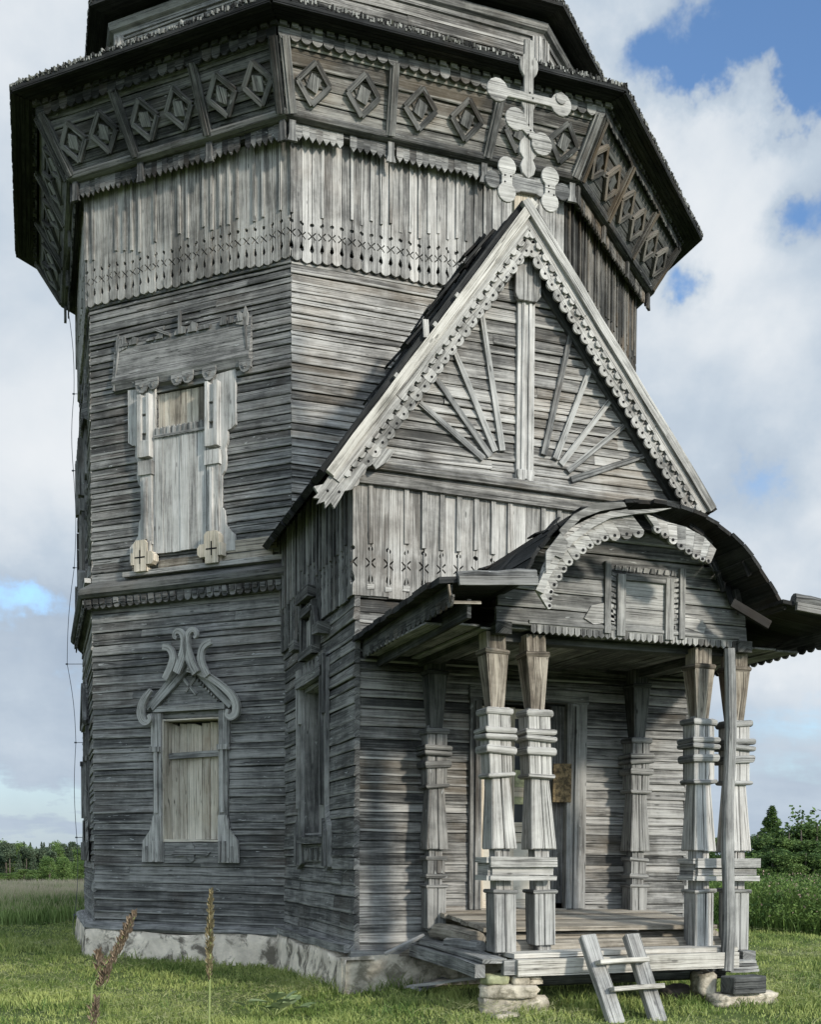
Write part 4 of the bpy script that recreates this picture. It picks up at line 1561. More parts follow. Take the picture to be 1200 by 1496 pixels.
def cross():
    """eight-pointed cross of planks with round lobes, standing on the gable's peak"""
    fr = Fr((-0.165, YR + 0.03, 0.12), (1, 0, 0), (0, -1, 0))
    cx = 0.0
    m = MB()
    # upright with lobed head and foot
    prof = [(-.065, 6.78), (-.065, 7.02), (-.06, 7.16), (-.02, 7.20)]
    m2 = MB()
    rect(m2, fr, -.115, .075, 6.62, 7.15, -0.06, 0.0)
    cr = m2.build('cross', 'new', church)
    def lobe_path(half):
        return half
    left = [(-.0, 7.165), (-.055, 7.21), (-.075, 7.27), (-.06, 7.31), (-.045, 7.335), (-.08, 7.38), (-.085, 7.43), (-.075, 7.48), (-.045, 7.515), (-.045, 7.76), (-.065, 7.80), (-.065, 7.83), (-.045, 7.85),
            (-.045, 8.04), (-.075, 8.08), (-.09, 8.13), (-.085, 8.18), (-.055, 8.22), (-.045, 8.23), (-.045, 8.36)]
    pts = [(x, z) for x, z in left] + [(-x, z) for x, z in reversed(left[1:])]
    prism(m, fr, pts, 0.005, 0.035)
    m.build('upright', 'bleach', cr, bevel=0.004)
    def dumbbell(m, c, ang, half, r, w, d0, d1, r2=None):
        r2 = r2 or r
        ca, sa = math.cos(rad(ang)), math.sin(rad(ang))
        pts = []
        b0 = math.degrees(math.asin(min(1, w / r)))
        b1 = math.degrees(math.asin(min(1, w / r2)))
        for q in np.linspace(-180 + b1, 180 - b1, 13):
            pts.append((half + r2 * math.cos(rad(q)), r2 * math.sin(rad(q))))
        for q in np.linspace(b0, 360 - b0, 13):
            pts.append((-half + r * math.cos(rad(q)), r * math.sin(rad(q))))
        pts = [(c[0] + x * ca - y * sa, c[1] + x * sa + y * ca) for x, y in pts]
        prism(m, fr, pts, d0, d1, 'a')
    m = MB()
    dumbbell(m, (0.0, 7.855), 0.5, 0.305, 0.102, 0.036, 0.035, 0.058)
    m.build('arm', 'bleach', cr, bevel=0.004)
    m = MB()
    prism(m, fr, [(0.30 + .05 * math.cos(rad(q)), 7.905 + .05 * math.sin(rad(q))) for q in range(0, 360, 24)], 0.058, 0.07, 'a')
    m.build('arm_knob', 'bleach', cr)
    m = MB()
    dumbbell(m, (-0.005, 7.56), -33, 0.15, 0.10, 0.034, 0.035, 0.058)
    m.build('slanted_arm', 'bleach', cr, bevel=0.004)
    m = MB()
    dumbbell(m, (0.0, 7.105), 2, 0.335, 0.075, 0.05, 0.005, 0.04)
    dumbbell(m, (0.0, 7.10), 2, 0.13, 0.082, 0.06, 0.005, 0.048)
    m.build('foot_board', 'grey', cr, bevel=0.004)
    for s in (-0.215, 0.20):
        m = MB()
        dumbbell(m, (s, 7.10 - (0.0 if s < 0 else 0.005)), 90, 0.11, 0.086, 0.05, 0.048, 0.072)
        m.build('pommel', 'bleach', cr, bevel=0.004)
    m = MB()
    for x, z in ((-.235, 7.13), (-.235, 7.075), (-.18, 7.13), (.185, 7.12), (.185, 7.07), (.235, 7.05), (0, 7.63), (0.01, 7.57), (-.01, 7.53), (0, 7.89), (0.03, 7.85)):
        prism(m, fr, [(x + .009 * math.cos(rad(q)), z + .009 * math.sin(rad(q))) for q in range(0, 360, 60)], 0.03, 0.0745 if abs(x) > .1 else (0.0605 if z > 7.8 or 7.5 < z < 7.62 else 0.037))
    m.build('nail_hole', 'void', cr)


vestibule()
side_window()
gable()
gb = [o for o in church.children if o.name == 'gable'][0]
rake(-1, gb)
rake(1, gb)
vestibule_roof()
cross()


# ------------------------------------------------------------------ door
def door():
    fr = Fr(FRONT.P(0, 0, 0.045), FRONT.u, FRONT.n)
    a0, a1, z0, z1 = DOOR
    m = MB()
    for s, e in ((-1, a0), (1, a1)):
        def Q(l):
            return [(e + s * x, z) for x, z in l]
        wd = 0.11 if s < 0 else 0.20
        prism(m, fr, Q([(0, z0), (0, z1 + .02), (wd, z1 + .02), (wd, z0)]), -0.02, 0.05)
        prism(m, fr, Q([(wd * .35, z0), (wd * .35, z1), (wd * .6, z1), (wd * .6, z0)]), 0.05, 0.075)
        if s > 0:
            prism(m, fr, Q([(-0.14, z0 + .05), (-0.14, z1), (0.0, z1), (0.0, z0 + .05)]), -0.08, -0.03)
    rect(m, fr, a0 - .12, a1 + .21, z1 + .022, z1 + .14, -0.02, 0.06, 'a')
    d = m.build('door', 'shade_siding', church)  # darkened wood carries the porch's shade on the frame
    m = MB()
    rect(m, fr, a0 - .02, a0, z0, z1, -0.3, -0.02)
    rect(m, fr, a1, a1 + .02, z0, z1, -0.3, -0.02)
    rect(m, fr, a0, a1, z0 - 0.06, z0, -0.3, 0.06, 'a')
    m.build('threshold', 'brown', d)
    # door leaf standing back in the opening: cream lower panels, glazed above
    lf = Fr(fr.P(0, 0, -0.16), fr.u, fr.n)
    m = MB()
    b0, b1 = a0 + 0.01, a1 - 0.13
    rect(m, lf, b0, b0 + .08, z0, z1 - .02, 0, 0.04)
    rect(m, lf, b0 + .30, b0 + .38, z0, z1 - .02, 0, 0.045)
    rect(m, lf, b1 - .08, b1, z0, z1 - .02, 0, 0.04)
    for z in (z0, z0 + .62, z0 + .72, z0 + 1.05, z1 - .12):
        rect(m, lf, b0 + .08, b0 + .30, z, z + .09, 0, 0.035, 'a')
        rect(m, lf, b0 + .38, b1 - .08, z, z + .09, 0, 0.035, 'a')
    leaf = m.build('door_leaf', 'new', d)
    m = MB()
    rect(m, lf, b0 + .08, b0 + .30, z0 + .09, z0 + .62, 0, 0.02)
    rect(m, lf, b0 + .38, b1 - .08, z0 + .09, z0 + .62, 0, 0.02)
    rect(m, lf, b0 + .08, b0 + .30, z0 + .81, z0 + 1.05, 0, 0.02)
    m.build('door_panel', 'cream', d)
    m = MB()
    rect(m, lf, b0 + .08, b0 + .30, z0 + 1.14, z1 - .12, 0.0, 0.012)
    rect(m, lf, b0 + .38, b1 - .08, z0 + .81, z1 - .12, 0.0, 0.012)
    m.build('door_glass', 'glass', d)
    m = MB()
    rect(m, lf, b0 + .39, b0 + .55, z0 + .98, z0 + 1.30, 0.02, 0.03)
    m.build('green_pane', 'moss_pane', d)  # greenish yellow pane set in the glazing
    m = MB()
    rect(m, fr, a1 - .155, a1 + .035, 1.78, 2.14, 0.055, 0.07, 'z', 0.004)
    m.build('mottled_sheet', 'mottled', d)  # brown-yellow mottled square on the door frame
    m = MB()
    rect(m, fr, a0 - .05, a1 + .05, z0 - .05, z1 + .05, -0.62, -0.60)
    m.build('door_back', 'void', d)  # near-black sheet stands in for the unlit room


door()


# ------------------------------------------------------------------ porch
def planked_frustum(m, cx, cy, z0, z1, w0, d0, w1, d1, lean=0.0, n=2, gap=0.003, rough=0.004):
    """hollow four-sided shaft clad with boards; w along x, d along y"""
    def cs(z, w, d):
        ox = cx - lean * (z - 0.98)
        return [Vector((ox - w / 2, cy - d / 2, z)), Vector((ox + w / 2, cy - d / 2, z)), Vector((ox + w / 2, cy + d / 2, z)), Vector((ox - w / 2, cy + d / 2, z))]
    B, T = cs(z0, w0, d0), cs(z1, w1, d1)
    nr = [Vector((0, -1, 0)), Vector((1, 0, 0)), Vector((0, 1, 0)), Vector((-1, 0, 0))]
    for e in range(4):
        b0, b1, t0, t1 = B[e], B[(e + 1) % 4], T[e], T[(e + 1) % 4]
        k = n if e in (0, 2) else max(1, n - 1)
        cuts = [0.0] + sorted(i / k + U() * 0.08 for i in range(1, k)) + [1.0]
        for i in range(k):
            s0, s1 = cuts[i], cuts[i + 1]
            o = nr[e] * (U() * rough)
            q = 0.02
            p = [b0.lerp(b1, s0), b0.lerp(b1, s1), t0.lerp(t1, s1), t0.lerp(t1, s0)]
            g = (b1 - b0).normalized() * gap
            p = [p[0] + g * (i > 0), p[1] - g * (i < k - 1), p[2] - g * (i < k - 1), p[3] + g * (i > 0)]
            dz = Vector((0, 0, U() * 0.006))
            outer = [x + o for x in p]; inner = [x + o - nr[e] * q for x in p]
            outer[0] += dz; outer[1] += dz
            strip(m, [[outer[0], outer[1], inner[1], inner[0]], [outer[3], outer[2], inner[2], inner[3]]])


def slabring(m, cx, cy, z0, z1, w, d, lean=0.0):
    ox = cx - lean * ((z0 + z1) / 2 - 0.98)
    jx = [U() * 0.006 for _ in range(8)]
    fr = Fr((ox, cy, 0), (1, 0, 0), (0, -1, 0))
    h = (z1 - z0)
    hw, hd, ty = w / 2, d / 2, U() * 0.006
    b = 0.012
    # four mouldings mitred round the shaft
    P = [(-hw, -hd), (hw, -hd), (hw, hd), (-hw, hd)]
    for e in range(4):
        p, q = P[e], P[(e + 1) % 4]
        s0, s1 = 1 - 0.04 / hw, 1 - 0.04 / hd
        tl = U() * 0.006
        sts = []
        for (x, y), k in ((p, -1), (q, 1)):
            ix, iy = x * max(0.2, 1 - 0.05 / hw), y * max(0.2, 1 - 0.05 / hd)
            sx, sy = x * (1 - b / hw * .7), y * (1 - b / hd * .7)
            zt = ty * (x / hw) + tl * k
            sts.append([Vector((ox + ix, cy + iy, z0 + zt)), Vector((ox + sx, cy + sy, z0 + zt)), Vector((ox + x, cy + y, z0 + h * .35 + zt)), Vector((ox + x, cy + y, z1 - h * .25 + zt)), Vector((ox + sx, cy + sy, z1 + zt)), Vector((ox + ix, cy + iy, z1 + zt))])
        strip(m, sts)


def column(x, y, zb, lean, wall=False, short=0.0, mats=('grey', 'pale', 'bleach', 'pale', 'brown'), ztop=2.79, dz=0.0):
    """carved post: boarded base, neck, tapered bell, banded box, flared capital"""
    c = empty('porch_post', church, (0, 0, 0))
    c.location = (x, y, zb)
    inv = Vector((-x, -y, -zb))

    def fin(m, name, mat, bevel=0.0):
        m.v = [v + inv for v in m.v]
        return m.build(name, mat, c, bevel=bevel)
    D = 0.19
    m = MB()
    rect_core = [(-.045, .045)]
    fr = Fr((x, y, 0), (1, 0, 0), (0, -1, 0))
    sts = []
    for z in (zb - 0.02, 1.0, 1.9, 2.4, ztop + .12):
        ox = x - lean * (z - .98)
        r = 0.055
        sts.append([Vector((ox - r, y - r, z)), Vector((ox + r, y - r, z)), Vector((ox + r, y + r, z)), Vector((ox - r, y + r, z))])
    strip(m, sts)
    fin(m, 'core', 'grey')
    m = MB()
    planked_frustum(m, x, y, zb + short, 0.985, 0.17, D, 0.175, D, lean * .5)
    b = fin(m, 'base_box', mats[0], 0.006)
    m = MB()
    slabring(m, x, y, 0.985, 1.012, 0.205, D + .035, lean)
    fin(m, 'base_cap', mats[0])
    m = MB()
    planked_frustum(m, x, y, 1.012, 1.33, 0.12, 0.13, 0.12, 0.13, lean)
    fin(m, 'neck', mats[1])
    if wall:
        for q, h in ((1.07, .04), (1.23, .035)):
            m = MB()
            slabring(m, x, y, q, q + h, 0.20, D, lean)
            fin(m, 'band', mats[1])
        m = MB()
        planked_frustum(m, x, y, 1.11, 1.23, 0.16, D - .03, 0.16, D - .03, lean)
        fin(m, 'neck_band', mats[1])
    m = MB()
    planked_frustum(m, x, y, 1.325, 1.885, 0.205, D + .03, 0.14, D - .04, lean, n=2)
    fin(m, 'bell', mats[1], 0.006)
    m = MB()
    planked_frustum(m, x, y, 1.885, 2.395, 0.185, D, 0.185, D, lean, n=2)
    fin(m, 'banded_box', mats[1], 0.005)
    for za, zc, w in ((1.868, 1.902, .225), (2.045, 2.105, .25), (2.150, 2.192, .26), (2.198, 2.243, .26), (2.34, 2.39, .225)):
        m = MB()
        slabring(m, x, y, za, zc, w, D + (w - .185), lean)
        fin(m, 'band', mats[2], 0.005)
    m = MB()
    planked_frustum(m, x, y, 2.395, ztop, 0.112, 0.125, 0.178, D + .01, lean, n=1)
    fin(m, 'capital', mats[4], 0.003)
    m = MB()
    planked_frustum(m, x, y, ztop + .04, ztop + .17, 0.15, 0.16, 0.15, 0.16, lean, n=1)
    fin(m, 'head_block', mats[4])
    m = MB()
    slabring(m, x, y, ztop, ztop + .04, 0.195, D + .03, lean)
    sts = []
    fin(m, 'abacus', mats[4])
    return c


column(-0.975, -8.44, 0.53, 0.045, mats=('grey', 'bleach', 'bleach', 'pale', 'brown'))
column(-0.645, -8.44, 0.555, 0.045, short=0.03, mats=('grey', 'bleach', 'bleach', 'pale', 'brown'))
column(0.775, -8.44, 0.52, 0.02, mats=('pale', 'pale', 'grey', 'grey', 'brown'))
column(1.11, -8.44, 0.51, 0.02, mats=('grey', 'pale', 'grey', 'grey', 'brown'))
column(-1.00, -6.86, 0.62, 0.0, True, mats=('shade_siding', 'shade_siding', 'shade_siding', 'grey', 'dark'), ztop=2.86)  # dark wood puts the recess's shade into the wall posts
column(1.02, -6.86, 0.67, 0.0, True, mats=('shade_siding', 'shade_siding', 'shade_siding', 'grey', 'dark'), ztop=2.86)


def porch():
    p = empty('porch', church, (0, 0, 0))
    F = Fr((0, -8.55, 0), (1, 0, 0), (0, -1, 0))
    # railing stubs joining each pair of posts
    for x0, x1, mat in ((-1.12, -0.60, 'bleach'), (0.66, 1.23, 'pale')):
        m = MB()
        rect(m, F, x0 - .005, x1 + .02, 1.19, 1.265, 0.02, 0.065, 'a', 0.004)
        rect(m, F, x0 + .02, x1, 1.125, 1.19, 0.0, 0.035, 'a', 0.003)
        rect(m, F, x0 - .005, x1 + .02, 1.085, 1.125, 0.02, 0.06, 'a', 0.004)
        G = Fr((x0, -8.44, 0), (0, -1, 0), (-1, 0, 0))
        rect(m, G, -.1, .15, 1.22, 1.262, 0.0, 0.03, 'a')
        rect(m, G, -.1, .12, 1.125, 1.22, -0.02, 0.01, 'a')
        rect(m, G, -.1, .15, 1.085, 1.125, 0.0, 0.03, 'a')
        m.build('railing', mat, p)
    # sill frame of the platform
    m = MB()
    bar(m, (-0.97, -8.70, 0.435), (0.95, -8.70, 0.455), 0.125, 0.09, (0, -1, 0), j=0.003, seg=3)
    bar(m, (-0.97, -8.60, 0.505), (0.98, -8.60, 0.52), 0.24, 0.035, (0, 0, 1), j=0.004, seg=3)
    m.build('front_beam', 'cap_wood', p)
    m = MB()
    bar(m, (-1.20, -8.72, 0.42), (-1.13, -6.80, 0.43), 0.10, 0.08, (-1, 0, 0), j=0.006, seg=4)
    bar(m, (-1.14, -8.74, 0.475), (-1.07, -6.80, 0.49), 0.19, 0.035, (0, 0, 1), j=0.006, seg=4)
    bar(m, (-1.07, -8.70, 0.44), (-0.96, -8.70, 0.44), 0.11, 0.06, (0, -1, 0))
    m.build('side_beam', 'grey', p)
    m = MB()
    bar(m, (1.17, -8.60, 0.41), (1.20, -6.80, 0.43), 0.12, 0.10, (0, 0, 1), j=0.006, seg=4)
    m.build('side_beam', 'grey', p)
    m = MB()
    for pts, r_ in (([(-0.95, -8.32, 0.535), (0.0, -8.3, 0.54), (1.1, -8.32, 0.535)], 0.078), ([(-1.02, -8.05, 0.60), (-1.0, -7.4, 0.61), (-0.98, -6.85, 0.60)], 0.072),
                    ([(1.12, -8.1, 0.58), (1.14, -6.85, 0.6)], 0.075), ([(-0.95, -7.95, 0.60), (0.0, -7.95, 0.60), (1.1, -7.95, 0.60)], 0.042)):
        m = MB()
        tube(m, pts, r_, 10, 0.06)
        m.build('floor_log', 'floor_wood', p)
    m = MB()
    n = 9
    for i in range(n):
        t0, t1 = i / n, (i + 1) / n
        y0 = -8.05 + 1.25 * t0; y1 = -8.05 + 1.25 * t1 - .008
        z0 = 0.66 + 0.08 * t0; z1 = 0.66 + 0.08 * t1
        sk = 0.05
        m_ = [Vector((-0.95, y0, z0)), Vector((-0.95, y1, z1))]
        sts = []
        for x, s in ((-0.96 + U() * .02, 0), (0.1, sk * .4), (1.16 + U() * .03, sk)):
            o = U() * .003
            sts.append([Vector((x, y0 - s, z0 + o)), Vector((x, y1 - s, z1 + o)), Vector((x, y1 - s, z1 + .035 + o)), Vector((x, y0 - s, z0 + .035 + o))])
        strip(m, sts)
    m.build('floor', 'floor_wood', p)
    m = MB()
    rect(m, FRONT, -0.9, 1.0, 0.40, 0.74, 0.06, 0.10, 'a')
    m.build('step_back', 'brown', p)
    # ground beams in the dark below
    m = MB()
    tube(m, [(-1.0, -8.5, 0.33), (1.0, -8.45, 0.34)], 0.07, 8)
    m.build('under_beam', 'dark', p)
    # head beams over the posts
    m = MB()
    bar(m, (-1.12, -8.40, 2.955), (1.22, -8.40, 2.965), 0.075, 0.12, (0, 1, 0), j=0.004, seg=3)
    m.build('head_beam', 'dark', p)
    for x in (-1.04, 1.06):
        m = MB()
        bar(m, (x, -8.62, 2.93), (x, -6.7, 2.96), 0.13, 0.09, (0, 0, 1), seg=2)
        m.build('head_beam', 'dark', p)
    m = MB()
    n = 15
    for i in range(n):
        x0 = -1.62 + 3.27 * i / n; x1 = -1.62 + 3.27 * (i + 1) / n - .014
        o = U() * .014
        strip(m, [[Vector((x0, -8.52, 2.985 + o)), Vector((x1, -8.52, 2.985 + o)), Vector((x1, -8.52, 3.0 + o)), Vector((x0, -8.52, 3.0 + o))],
                  [Vector((x0, -6.75, 3.03 + o)), Vector((x1, -6.75, 3.03 + o)), Vector((x1, -6.75, 3.045 + o)), Vector((x0, -6.75, 3.045 + o))]])
    m.build('ceiling', 'grey', p)
    return p


porch()

ARC = [(-1.10, 3.20), (-1.03, 3.30), (-0.93, 3.46), (-0.78, 3.63), (-0.60, 3.75), (-0.38, 3.83), (-0.15, 3.872), (0.08, 3.875), (0.30, 3.84), (0.53, 3.77), (0.74, 3.64), (0.90, 3.48), (1.05, 3.30), (1.13, 3.19)]


def porch_roof():
    r = empty('porch_roof', church, (0, 0, 0))
    # barrel of boards running front to back
    m = MB()
    cxm = 0.02
    FINE = smooth_path(ARC, 2)
    for i in range(len(FINE) - 1):
        a, b = Vector((FINE[i][0], 0, FINE[i][1])), Vector((FINE[i + 1][0], 0, FINE[i + 1][1]))
        n = Vector((b.z - a.z, 0, -(b.x - a.x))).normalized()
        if n.dot((a + b) / 2 - Vector((cxm, 0, 3.1))) < 0:
            n = -n
        e = (b - a) * 0.015
        p = a + e; q = b - e
        yf = -9.05 + U() * 0.02
        sts = []
        for k in range(4):
            y = yf + (-6.70 - yf) * k / 3
            o = Vector((0, y, 0)); j = n * (U() * .004)
            sts.append([p + o + j, q + o + j, q + o + j + n * .028, p + o + j + n * .028])
        strip(m, sts)
    for i in range(26):
        k = random.randrange(len(ARC) - 1)
        a, b = Vector((ARC[k][0], 0, ARC[k][1])), Vector((ARC[k + 1][0], 0, ARC[k + 1][1]))
        p = a.lerp(b, random.random())
        n = (p - Vector((cxm, 0, 3.1))).normalized()
        t = (b - a).normalized()
        y = random.uniform(-8.9, -7.0)
        p = p + Vector((0, y, 0)) + n * 0.028
        q = p + t * random.uniform(.12, .2) * random.choice((-1, 1))
        bar(m, p, q, random.uniform(.1, .2), 0.012, n)
    barrel = m.build('barrel_roof', 'black', r)
    # low side wings with board fascia
    for s in (-1, 1):
        x_in = -1.02 if s < 0 else 1.08
        x_out = -1.72 if s < 0 else 1.80
        zi, zo = 3.23, 3.185
        m = MB()
        nb = 13
        for i in range(nb):
            y0 = -9.10 + 2.42 * i / nb; y1 = y0 + 2.42 / nb - .005
            e = U() * .02
            strip(m, [[Vector((x_in, y0, zi)), Vector((x_in, y1, zi)), Vector((x_in, y1, zi + .03)), Vector((x_in, y0, zi + .03))],
                      [Vector((x_out + s * e, y0, zo - .045)), Vector((x_out + s * e, y1, zo - .045)), Vector((x_out + s * e, y1, zo)), Vector((x_out + s * e, y0, zo))]])
        w = m.build('wing_roof', 'black', r)
        m = MB()
        xf = x_out - s * (0.10 if s < 0 else 0.03)
        fr = Fr((xf, 0, 0), (0, 1, 0), (s, 0, 0)) if s > 0 else Fr((xf, 0, 0), (0, -1, 0), (-1, 0, 0))
        lo, hi = (-9.06, -6.72) if s > 0 else (6.72, 9.06)
        rect(m, fr, lo, hi, 3.06, 3.15, -0.02, 0.0, 'a')
        a = lo
        while a < hi - .05:
            prism(m, fr, [(a, 3.07), (a, 3.045)] + arc(a + .06, 3.045, .056, 180, 360, 6)[1:-1] + [(a + .12, 3.045), (a + .12, 3.07)], -0.015, 0.003, 'a')
            a += .12
        # inner fascia sloping back under
        if s < 0:
            rect(m, fr, lo, hi, 2.93, 3.06, -0.16, -0.13, 'a')
        m.build('scallop_fascia', 'dark', r)
        # weathered log end capping the front of the wing
        m = MB()
        xa, xb = (x_in + .03, x_out + .14) if s < 0 else (x_in + .10, x_out - .02)
        kr = 1.0 if s < 0 else 1.5
        tube(m, [(xa + (xb - xa) * q, -9.10 + U() * .01, zi + .035 + (zo - zi - .01) * q + U() * .008) for q in (0, .25, .5, .75, 1)], [0.034 * kr, 0.036 * kr, 0.034 * kr, 0.032 * kr, 0.024 * kr], 9, .14)
        bar(m, (xa, -9.12, zi - .02), (xb, -9.12, zo - .02), 0.06, 0.03, (0, -1, 0), j=0.004, seg=3)
        m.build('front_log', 'frieze_dark', r)
        if s < 0:
            m = MB()
            bar(m, (x_out + .10, -9.08, 3.02), (x_out + .32, -9.08, 3.035), 0.02, 0.02, (0, -1, 0))
            bar(m, (x_out + .10, -9.08, 3.02), (x_out + .08, -9.08, 3.14), 0.015, 0.02, (0, -1, 0))
            m.build('flashing', 'brown', r)
    # tympanum
    T = Fr((0, -8.53, 0), (1, 0, 0), (0, -1, 0))
    m = MB()
    prism(m, T, [(-1.0, 3.0)] + [(1.02, 3.0)] + [(x * .97, z - .03) for x, z in reversed(ARC[1:-1])], -0.05, 0.0, 'a')
    t = m.build('tympanum', 'dark', r)
    def arcx(z, s):
        pts = ARC[:7] if s < 0 else list(reversed(ARC[7:]))
        for i in range(len(pts) - 1):
            if pts[i][1] <= z <= pts[i + 1][1]:
                k = (z - pts[i][1]) / (pts[i + 1][1] - pts[i][1])
                return pts[i][0] + (pts[i + 1][0] - pts[i][0]) * k
        return pts[0][0] if z < pts[0][1] else pts[-1][0]
    m = MB()
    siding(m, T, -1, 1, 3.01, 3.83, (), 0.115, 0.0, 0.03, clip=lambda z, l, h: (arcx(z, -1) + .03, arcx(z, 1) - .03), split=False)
    m.build('tympanum_siding', 'shade_siding', r)  # darker siding stands in for the shade under the arch
    m = MB()
    a = -0.80
    while a < 1.0:
        prism(m, T, [(a, 3.03), (a, 2.975), (a + .02, 2.955), (a + .045, 2.975), (a + .045, 3.03)], 0.03, 0.05, 'z')
        a += .052
    rect(m, T, -0.82, 1.02, 3.03, 3.055, 0.03, 0.06, 'a')
    m.build('lace_trim', 'grey', r)
    # false window in the tympanum
    m = MB()
    for s, e in ((-1, -0.05), (1, 0.375)):
        rect(m, T, e + s * 0.0 - .035, e + .035, 2.985, 3.46, 0.03, 0.075)
        x = e + s * .115
        rect(m, T, x - .025, x + .025, 3.0, 3.55, 0.03, 0.07)
        for q in range(11):
            zz = 3.03 + q * .041
            prism(m, T, [(e + s * .04, zz), (e + s * .085, zz + .012), (e + s * .085, zz + .034), (e + s * .04, zz + .024)], 0.03, 0.055)
    rect(m, T, -0.02, 0.345, 3.42, 3.47, 0.03, 0.07, 'a')
    for q in range(9):
        x = -.1 + q * .062
        prism(m, T, [(x, 3.49), (x + .045, 3.49), (x + .038, 3.53), (x + .01, 3.53)], 0.03, 0.05)
    m.build('false_window', 'grey', r)
    m = MB()
    z = 2.99
    for h in (.10, .12, .11, .10):
        rect(m, T, -0.015, 0.34, z, z + h - .006, 0.03, 0.045, 'a', 0.002)
        z += h
    m.build('window_board', 'grey', r)
    m = MB()
    prism(m, T, [(-.36, 3.10), (-.28, 3.06), (-.1, 3.09), (-.12, 3.2), (-.2, 3.23), (-.3, 3.2)], 0.035, 0.055, 'a')
    m.build('patch', 'pale', r)
    m = MB()
    prism(m, T, [(.50, 3.10), (.70, 3.06), (.72, 3.13), (.62, 3.18), (.52, 3.2)], 0.035, 0.05, 'a')
    m.build('patch', 'pale', r)
    # carved valance along the front arch, left half whole, right half broken
    V = Fr((0, -9.07, 0), (1, 0, 0), (0, -1, 0))
    def band(m, holes, outer, inner, step):
        n = len(outer)
        def at(L, t):
            k = min(int(t * (n - 1)), n - 2); f = t * (n - 1) - k
            return L[k][0] + (L[k + 1][0] - L[k][0]) * f, L[k][1] + (L[k + 1][1] - L[k][1]) * f
        for i in range(step):
            t0, t1 = i / step, (i + 1) / step
            o0, o1, i0, i1 = at(outer, t0), at(outer, t1), at(inner, t0), at(inner, t1)
            cx, cz = (i0[0] + i1[0]) / 2, (i0[1] + i1[1]) / 2
            dx, dz = i1[0] - i0[0], i1[1] - i0[1]
            l = math.hypot(dx, dz); dx /= l; dz /= l
            nx, nz = dz, -dx
            om = at(outer, (t0 + t1) / 2)
            if (om[0] - cx) * nx + (om[1] - cz) * nz > 0:
                nx, nz = -nx, -nz
            sc = [(cx - dx * l / 2 * math.cos(rad(q)) + nx * l * .5 * math.sin(rad(q)), cz - dz * l / 2 * math.cos(rad(q)) + nz * l * .5 * math.sin(rad(q))) for q in range(0, 181, 30)]
            prism(m, V, [o0] + sc + [o1], 0.0, 0.03, 'a', 0.003)
            hx, hz = cx + nx * l * .12, cz + nz * l * .12
            m.cur = 1
            prism(m, V, [(hx + .012 * math.cos(rad(q)), hz + .012 * math.sin(rad(q))) for q in range(0, 360, 60)], 0.02, 0.0345)  # dark disc stands in for the shade of a pierced hole
            m.cur = 0
    m, hl = MB(), MB()
    band(m, hl, [(-0.985, 3.16), (-0.93, 3.33), (-0.85, 3.49), (-0.72, 3.62), (-0.52, 3.73), (-0.27, 3.80)],
         [(-0.89, 3.03), (-0.87, 3.18), (-0.76, 3.36), (-0.60, 3.50), (-0.42, 3.60), (-0.13, 3.66)], 15)
    v = m.build('valance', 'bleach', r)
    m, hl = MB(), MB()
    band(m, hl, [(-0.12, 3.78), (0.06, 3.74), (0.22, 3.72), (0.38, 3.66), (0.48, 3.58)],
         [(-0.05, 3.70), (0.08, 3.64), (0.22, 3.57), (0.34, 3.51), (0.44, 3.49)], 8)
    v = m.build('broken_valance', 'pale', r)
    m = MB()
    V2 = Fr((0, -9.10, 0), (1, 0, 0), (0, -1, 0))
    prism(m, V2, [(-1.0, 3.15), (-.93, 3.30), (-.85, 3.44), (-.77, 3.53), (-.6, 3.66), (-.42, 3.76), (-.15, 3.80), (0.08, 3.835), (-.06, 3.79), (-.2, 3.765), (-.42, 3.71), (-.56, 3.63), (-.72, 3.50), (-.8, 3.40), (-.9, 3.24), (-.94, 3.13)], 0.0, 0.03, 'a')
    prism(m, V2, [(-.93, 3.27), (-.86, 3.40), (-.80, 3.38), (-.76, 3.5), (-.82, 3.56), (-.93, 3.42)], 0.03, 0.045, 'a')
    prism(m, V2, [(-.80, 3.54), (-.66, 3.68), (-.5, 3.75), (-.3, 3.80), (-.32, 3.83), (-.55, 3.80), (-.72, 3.70), (-.83, 3.58)], 0.03, 0.045, 'a')
    m.build('valance_strip', 'bleach', r)
    # ragged boards hanging where the right half of the valance broke away
    m = MB()
    for i in range(15):
        t = random.random()
        k = 7 + t * 5.6
        j = int(k); f = k - j
        x = ARC[j][0] + (ARC[j + 1][0] - ARC[j][0]) * f
        z = ARC[j][1] + (ARC[j + 1][1] - ARC[j][1]) * f
        d = Vector((cxm - x, 0, 3.0 - z)).normalized()
        tt = Vector((d.z, 0, -d.x))
        p = Vector((x, random.uniform(-8.95, -8.62), z)) + d * random.uniform(0.03, 0.13)
        q = p + (tt * random.uniform(.10, .22) + d * U() * .03) + Vector((0, U() * .05, 0))
        bar(m, p, q, random.uniform(.03, .07), 0.014, (0, -1, 0.2))
    bar(m, (0.78, -8.85, 3.25), (1.06, -8.95, 3.08), 0.08, 0.02, (0, -1, .3))
    m.build('broken_board', 'black', r)


porch_roof()

# ------------------------------------------------------------------ loose things round the porch
m = MB()
pts = []
for i in range(9):
    t = i / 8
    pts.append((0.855 - 0.02 * t + 0.012 * math.sin(i * 1.3), -8.76, 0.37 + 2.55 * t))
tube(m, pts, [0.055, .052, .05, .052, .049, .047, .047, .045, .043], 10, 0.05)
tag(m.build('prop_pole', 'grey'), 'round grey pole propping up the porch roof beside the outermost carved post', 'pole')

